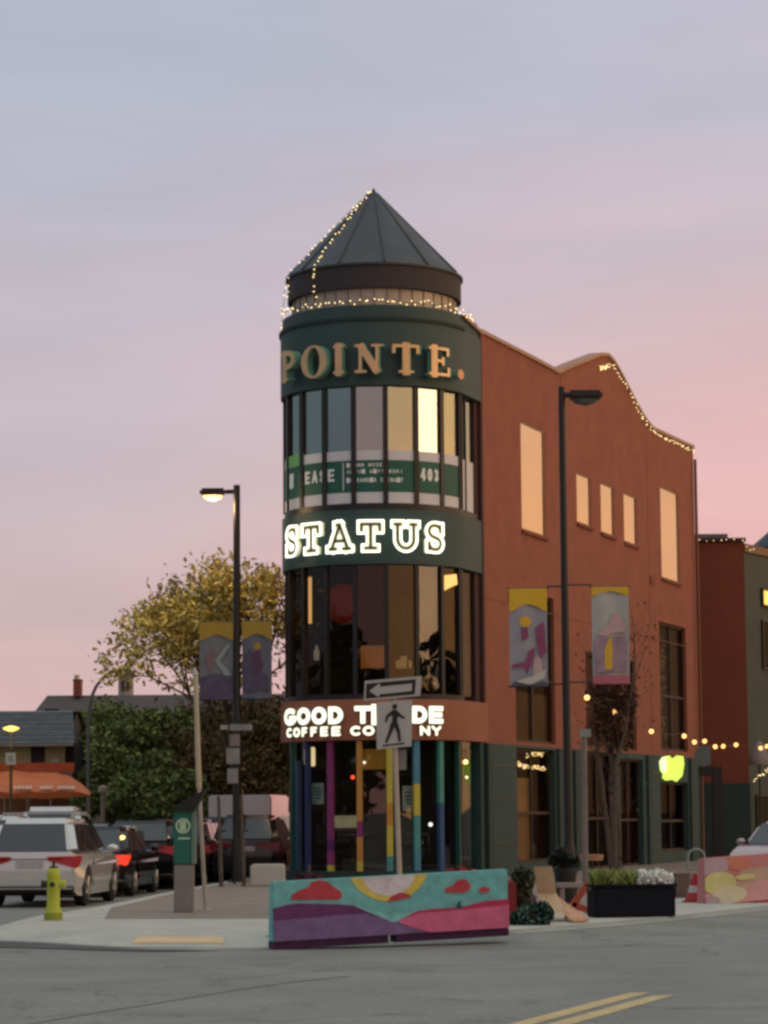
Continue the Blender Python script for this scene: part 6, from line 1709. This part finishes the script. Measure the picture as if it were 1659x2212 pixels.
# bare multi stem tree at the terrace
Yt = 60
t = thing('bare_tree', 'slim bare many stemmed tree with dark red leaves before the terrace', 'tree', Vector((W(1320, 1880, Yt).x, Yt, CURB)))
stems = [[(1330, 1895), (1328, 1760), (1330, 1650), (1350, 1580), (1366, 1480), (1372, 1400)], [(1322, 1895), (1312, 1790), (1302, 1700), (1292, 1620), (1285, 1540), (1290, 1450)], [(1326, 1895), (1322, 1790), (1318, 1680), (1322, 1580), (1326, 1480), (1318, 1380)], [(1333, 1895), (1338, 1800), (1330, 1700), (1312, 1610), (1308, 1520)]]
mb = MB(); tw = []; rnd = random.Random(2)
for k, st in enumerate(stems):
    P = [W(x, y, Yt + .2 * (k - 1)) for x, y in st]; P[0].z = CURB
    for i in range(len(P) - 1):
        r1, r2 = .065 * (1 - i / len(P)), .065 * (1 - (i + 1) / len(P))
        mb.tube(P[i], P[i + 1], max(r1, .014), max(r2, .012), 7, caps=False)
        for q in range(5 if i > 1 else 1):
            a = P[i].lerp(P[i + 1], rnd.random()); d = Vector((rnd.uniform(-.6, .6), rnd.uniform(-.5, .5), rnd.uniform(.4, 1.1)))
            mb.tube(a, a + d, .014, .005, 4, caps=False); tw.append(a + d); tw.append(a + d * .6)
mb.build('trunk', mat('pale_bark', (.10, .075, .058), .95, var=.25, scale=5, bump=.3), t, world=True)
rs = np.random.RandomState(8)
P = np.concatenate([np.array(q)[None] + rs.normal(size=(5, 3)) * .16 for q in tw])
rc = [leaf_cloud(n_, tuple(W(x_, y_, Yt)), r_, .07, 400 + k_, (1, .8, 1.2), .1) for k_, (x_, y_, r_, n_) in enumerate(((1305, 1500, .42, 420), (1345, 1520, .38, 380), (1300, 1560, .36, 300), (1335, 1590, .34, 240)))]
leaves_obj('crown', [leaf_at(P, .05, rs)] + rc, None, t, mats=[mat('dark_red_leaf', (.05, .010, .010), .8), M_db[2]], seed=3)

# ================================================================== far left: houses, canopy, church, arched lamp
Yh = 88
def BX(mb, x0, x1, y0, y1, Y, dep=.1):
    """box from picture columns x0..x1 and rows y0 (top)..y1 at distance Y, running back by dep"""
    a, b = W((x0), y1, Y), W(x1, y0, Y); za, zb_ = W((x0 + x1) / 2, y1, Y).z, W((x0 + x1) / 2, y0, Y).z
    return mb.box((a.x, Y, za), (b.x, Y + dep, zb_))
hs = thing('shingled_house', 'cream house with a grey blue shingled roof behind the orange canopy', 'house', Vector((W(60, 1700, Yh).x, Yh, 0)))
M_cream = mat('cream_wall', (.40, .31, .15), .85, var=.1)
mb = MB(); a = W(-60, 1700, Yh); c = W(139, 1700, Yh)
mb.box((a.x, Yh, 0), (c.x, Yh + 6, W(50, 1610, Yh).z)); mb.build('wall', M_cream, hs, world=True)
MB().box((c.x + .003, Yh + .2, 0), (W(158, 1700, Yh).x, Yh + 5.6, W(50, 1605, Yh).z)).build('porch_wall', M_dark, hs, world=True)
M_sh = [mat('shingle_grey', (.125, .135, .145), .85, var=.22, scale=2.5), mat('shingle_dark', (.095, .105, .115), .85, var=.22, scale=2.5)]
zr0, zr1 = W(60, 1607, Yh - .6).z, W(60, 1537, Yh + 2.2).z
NR = 13
for k in range(NR):
    f0, f1 = k / NR, (k + 1) / NR + .02
    y0, y1 = Yh - .6 + 2.8 * f0, Yh - .6 + 2.8 * f1
    z0, z1 = zr0 + (zr1 - zr0) * f0, zr0 + (zr1 - zr0) * f1
    x0, x1 = W(-80, 1600, y0).x, W(160 - 4 * f0, 1600, y0).x
    MB().add([(x0, y0, z0 + .05), (x1, y0, z0 + .05), (x1, y1, z1), (x0, y1, z1), (x0, y0, z0), (x1, y0, z0)], [(0, 1, 2, 3), (0, 4, 5, 1)]).build('shingle_course', M_sh[k % 2], hs, world=True)
MB().add([(W(-80, 1600, Yh).x, Yh + 2.2, zr1 - .01), (W(156, 1600, Yh).x, Yh + 2.2, zr1 - .01), (W(156, 1600, Yh).x, Yh + 6, zr0), (W(-80, 1600, Yh).x, Yh + 6, zr0)], [(0, 1, 2, 3)]).build('rear_roof', M_sh[1], hs, world=True)
g0, g1, g2 = W(158, 1607, Yh - .5), W(156, 1540, Yh + 2.2), W(158, 1607, Yh + 6)
MB().add([(g0.x - .2, Yh - .5, zr0), (g0.x - .2, Yh + 2.2, zr1 - .03), (g0.x - .2, Yh + 6, zr0)], [(0, 1, 2)]).build('gable_wall', mat('gable_brown', (.10, .07, .05), .9), hs, world=True)
BX(MB(), 96, 127, 1475 + 56, 1536, Yh + 2.3, .6).build('roof_vent', M_black, hs, world=True)
BX(MB(), -60, 158, 1607, 1612, Yh - .62, .05).build('gutter', mat('pale_gutter', (.25, .2, .16), .7), hs, world=True)
BX(MB(), 66, 96, 1612, 1690, Yh - .06, .05).build('door', mat('brown_door', (.035, .018, .012), .8), hs, world=True)
for x in (112, 120): BX(MB(), x, x + 6, 1640, 1700, Yh - .5, .15).build('porch_column', mat('pale_column', (.30, .29, .28), .7), hs, world=True)
BX(MB(), 123, 156, 1650, 1720, Yh - .3, .1).build('porch_panel', mat('grey_porch_panel', (.18, .14, .13), .8, var=.4, scale=2), hs, world=True)
Yb2 = 120
bh = thing('big_roofed_house', 'large dark roofed house with a brick chimney behind the green trees', 'house', Vector((W(300, 1700, Yb2).x, Yb2, 0)))
a, b = W(86, 1600, Yb2), W(620, 1600, Yb2)
zt1 = W(160, 1500, Yb2).z; zt0 = W(160, 1575, Yb2).z
MB().add([(a.x - .4, Yb2 - 3, zt0), (b.x, Yb2 - 3, zt0), (b.x, Yb2 + 1, zt1), (a.x + .2, Yb2 + 1, zt1), (b.x, Yb2 + 6, zt0), (a.x - .4, Yb2 + 6, zt0)], [(0, 1, 2, 3), (3, 2, 4, 5)]).build('roof', mat('dark_brown_roof', (.085, .070, .068), .9, var=.1), bh, world=True)
MB().box((a.x, Yb2 - 2.6, 0), (b.x - .2, Yb2 + 5.6, zt0 - .01)).build('wall', mat('grey_brown_wall', (.12, .10, .08), .9), bh, world=True)
ch = BX(MB(), 158, 174, 1470, 1504, Yb2 + .4, .8).build('chimney', mat('red_brick', (.22, .055, .035), .9, var=.2, scale=8), bh, world=True)
BX(MB(), 157, 175, 1467, 1471, Yb2 + .38, .85).build('chimney_cap', mat('brick_cap', (.15, .06, .05), .9), ch, world=True)
MB().tube(W(166, 1467, Yb2 + .8), W(166, 1458, Yb2 + .8), .12, .12, 10).build('chimney_pot', mat('pale_flue', (.5, .4, .35), .6), ch, world=True)
# church spire
Yc2 = 150
cx1 = W(272, 1500, Yc2)
cs = thing('church_tower', 'small pale church tower with a dark pointed cap above the trees', 'church', Vector((cx1.x, Yc2, 0)))
zc0, zc1, zc2 = 0, W(272, 1458, Yc2).z, W(272, 1430, Yc2).z
MB().tube((0, 0, 0), (0, 0, zc1), .46, .44, 8).build('shaft', mat('pale_church', (.26, .23, .20), .85), cs)
MB().tube((0, 0, zc1 + .01), (0, 0, zc2), .56, .02, 8).build('spire_cap', mat('dark_spire', (.09, .075, .09), .8), cs)
MB().box((-.6, -.6, zc1 - .12), (.6, .6, zc1)).build('cornice', mat('pale_church', (.26, .23, .20), .85), cs)
for sx in (-.2, .1): MB().box((sx, -.50, zc1 - .95), (sx + .12, -.44, zc1 - .3)).build('louvre', M_dark, cs)
# arched street light
Ya = 84
b = Vector((W(190, 1700, Ya).x, Ya, 0))
t = thing('arched_lamp', 'grey street light with a long arched arm above the green trees', 'street lamp', b)
arcp = [W(x, y, Ya) for x, y in ((190, 1500 + 200), (190, 1600), (192, 1540), (198, 1505), (208, 1482), (224, 1463), (242, 1452), (258, 1447))]
M_gp = mat('grey_lamp_pole', (.12, .11, .105), .6)
MB().path([b] + arcp, .055, 8).build('pole', M_gp, t, world=True)
MB().tube(arcp[-1], arcp[-1] + Vector((.32, 0, .0)), .07, .05, 8).build('lamp_head', M_black, t, world=True)
# small lit lamp and sign in front of the house
Yl = 70
b = Vector((W(24, 1700, Yl).x, Yl, 0))
t = thing('path_lamp', 'small yellow lit post lamp with a white sign at the far left', 'street lamp', b)
MB().tube(b, W(24, 1618, Yl), .04, .04, 8).build('post', mat('olive_post', (.09, .08, .03), .7), t, world=True)
MB().tube(W(24, 1616, Yl), W(24, 1583, Yl), .03, .03, 8).build('upper_post', mat('tan_post', (.3, .22, .12), .7), t, world=True)
hp_ = W(24, 1576, Yl)
MB().lathe([(.06, -.05), (.21, .01), (.22, .05), (.05, .10)], tuple(hp_ - b), 14).build('lamp_head', lamp('yellow_lamp', (1, .66, .12), 1.8), t, smooth=True)
sg_ = MB(); BX(sg_, 12, 34, 1626, 1652, Yl - .08, .03); sg_.build('sign_plate', mat('cream_sign', (.50, .50, .40), .7), t, world=True)
sg_ = MB(); BX(sg_, 18, 28, 1632, 1645, Yl - .085, .004); sg_.build('sign_print', mat('pale_print', (.30, .32, .25), .7), t, world=True)
# orange canopy
Yo = 76
t = thing('orange_canopy', 'long orange scalloped canopy with faint white lettering at the left', 'canopy', Vector((W(60, 1720, Yo).x, Yo, 0)))
M_ora = mat('orange_canvas', (.62, .16, .045), .8, var=.14, scale=1.5); M_orb = mat('deep_orange_canvas', (.42, .085, .03), .8, var=.15)
pts_top = [(-60, 1688), (0, 1690), (40, 1700), (95, 1704), (120, 1702), (150, 1705)]
vs, fs = [], []
cols = [(-60, 1672, 1712, 1724), (0, 1668, 1710, 1722), (30, 1664, 1714, 1726), (60, 1668, 1709, 1722), (95, 1668, 1712, 1726), (125, 1670, 1708, 1724), (150, 1676, 1710, 1724), (175, 1692, 1712, 1720), (195, 1710, 1718, 1721)]
for x, y0, y1, y2 in cols: vs += [W(x, y0, Yo + 2.2), W(x, y1, Yo), W(x, y2, Yo + .1)]
for i in range(len(cols) - 1): k = 3 * i; fs += [(k, k + 3, k + 4, k + 1), (k + 1, k + 4, k + 5, k + 2)]
MB().add(vs, fs).build('canvas', M_ora, t, world=True)
BX(MB(), -60, 160, 1648, 1669, Yo + 2.3, .1).build('upper_fascia', M_orb, t, world=True)
lg = MB()
for x0, x1 in ((34, 74), (90, 118), (128, 165)):
    n_ = 5
    for i in range(n_):
        xa_, xb_ = x0 + (x1 - x0) * i / n_, x0 + (x1 - x0) * (i + .75) / n_
        q = [W(xa_, 1706, Yo + .35), W(xb_, 1706, Yo + .35), W(xb_, 1699, Yo + .7), W(xa_, 1699, Yo + .7)]
        lg.add([p + Vector((0, -.35, .02)) for p in q], [(0, 1, 2, 3)])
lg.build('lettering', mat('faint_white_print', (.62, .45, .32), .8), t, world=True)
for x in (-40, 10, 60, 110, 193):
    p = W(x, 1716, Yo + .15); MB().tube((p.x, p.y, 0), p, .035, .035, 6).build('post', mat('dull_post', (.20, .15, .12), .8), t, world=True)
BX(MB(), -60, 150, 1724, 1760, Yo + 2.5, .1).build('back_wall', mat('ochre_wall', (.26, .12, .05), .9, var=.5, scale=1.2), t, world=True)
b = Vector((W(222, 1800, 80).x, 80, 0))
t = thing('bollard_lamp', 'short pale post with a rounded top right of the orange canopy', 'post', b)
zb_ = W(222, 1700, 80).z
MB().tube((0, 0, 0), (0, 0, zb_ - .2), .07, .07, 10).build('post', mat('tan_short_post', (.25, .19, .15), .7), t)
MB().lathe([(.10, 0), (.15, .06), (.14, .2), (.05, .24)], (0, 0, zb_ - .2), 14).build('post_head', mat('tan_short_head', (.33, .27, .20), .7), t, smooth=True)
# trunks beside the kerb close to the left lamp
for lab, x, Y, m_ in (('slim dark tree stake at the kerb right of the bare pole', 478, 58, M_bark), ('second slim dark stake just right of the lit lamp', 527, 58, M_bark)):
    b = Vector((W(x, 1880, Y).x, Y, CURB))
    t = thing('tree_stake', lab, 'stake', b, group='slim stakes at the kerb')
    MB().tube((0, 0, 0), (-.06, 0, 2.0), .05, .035, 8).build('stake', m_, t)
    MB().tube((-.035, 0, 1.2), (.1, 0, 1.25), .02, .02, 6).build('tie', M_black, t)
# concrete seat block beside the tower
a, b = W(540, 1903, 58), W(612, 1868, 58)
t = thing('concrete_block', 'low pale concrete block seat at the left foot of the tower', 'seat block', ((a.x + b.x) / 2, 58, CURB))
MB().box((a.x, 58, CURB), (b.x, 59.2, b.z)).build('block', M_conc, t, world=True, bevel=.03)
MB().box((a.x + .04, 58.04, CURB - .002), (b.x - .04, 59.1, CURB + .04)).build('block_base', M_dark, t, world=True)
# small flower tubs hidden behind the mural barrier, their blooms just showing over its top
M_fl = [mat('coral_bloom', (.55, .06, .04), .7), mat('plum_leaf', (.06, .015, .04), .7)]
for k, (x, y, m_, lab) in enumerate(((668, 1893, [mat('plum_bloom', (.14, .02, .06), .7), M_fl[1]], 'tub of plum coloured flowers peeping over the mural barrier at its left'), (995, 1880, M_fl, 'tub of coral flowers peeping over the mural barrier at its right'))):
    foliage_pot(lab, x, 1960, 44, .45, .26, [(x, y + 6, 14), (x + 22, y + 9, 12), (x - 22, y + 9, 12)], m_, name='flower_tub', cat='flower tub', n=220, size=.04, seed=70 + k)

# ================================================================== unseen trees added round the crossing so the glass mirrors something dark
rs = np.random.RandomState(77); vf = []
for k in range(62):
    az = R(52 + 218 * k / 61) ; rad_ = 72 + (26 if 2.4 < az < 3.9 else 0) + rs.uniform(-4, 4)
    cx_, cy_ = TC.x + rad_ * math.sin(az), TC.y + rad_ * math.cos(az)
    h_ = rs.uniform(10.5, 13.5) * (1.0 if az < R(135) else 1.1)
    for q in range(6):
        vf.append(leaf_cloud(120, (cx_ + rs.uniform(-3, 3), cy_ + rs.uniform(-3, 3), h_ * rs.uniform(.12, .78)), rs.uniform(2.0, 3.4), .75, 900 + k * 7 + q, (1, 1, .8), .2))
leaves_obj('added_tree_line', vf, None, None, mats=M_hg[:2], seed=9)
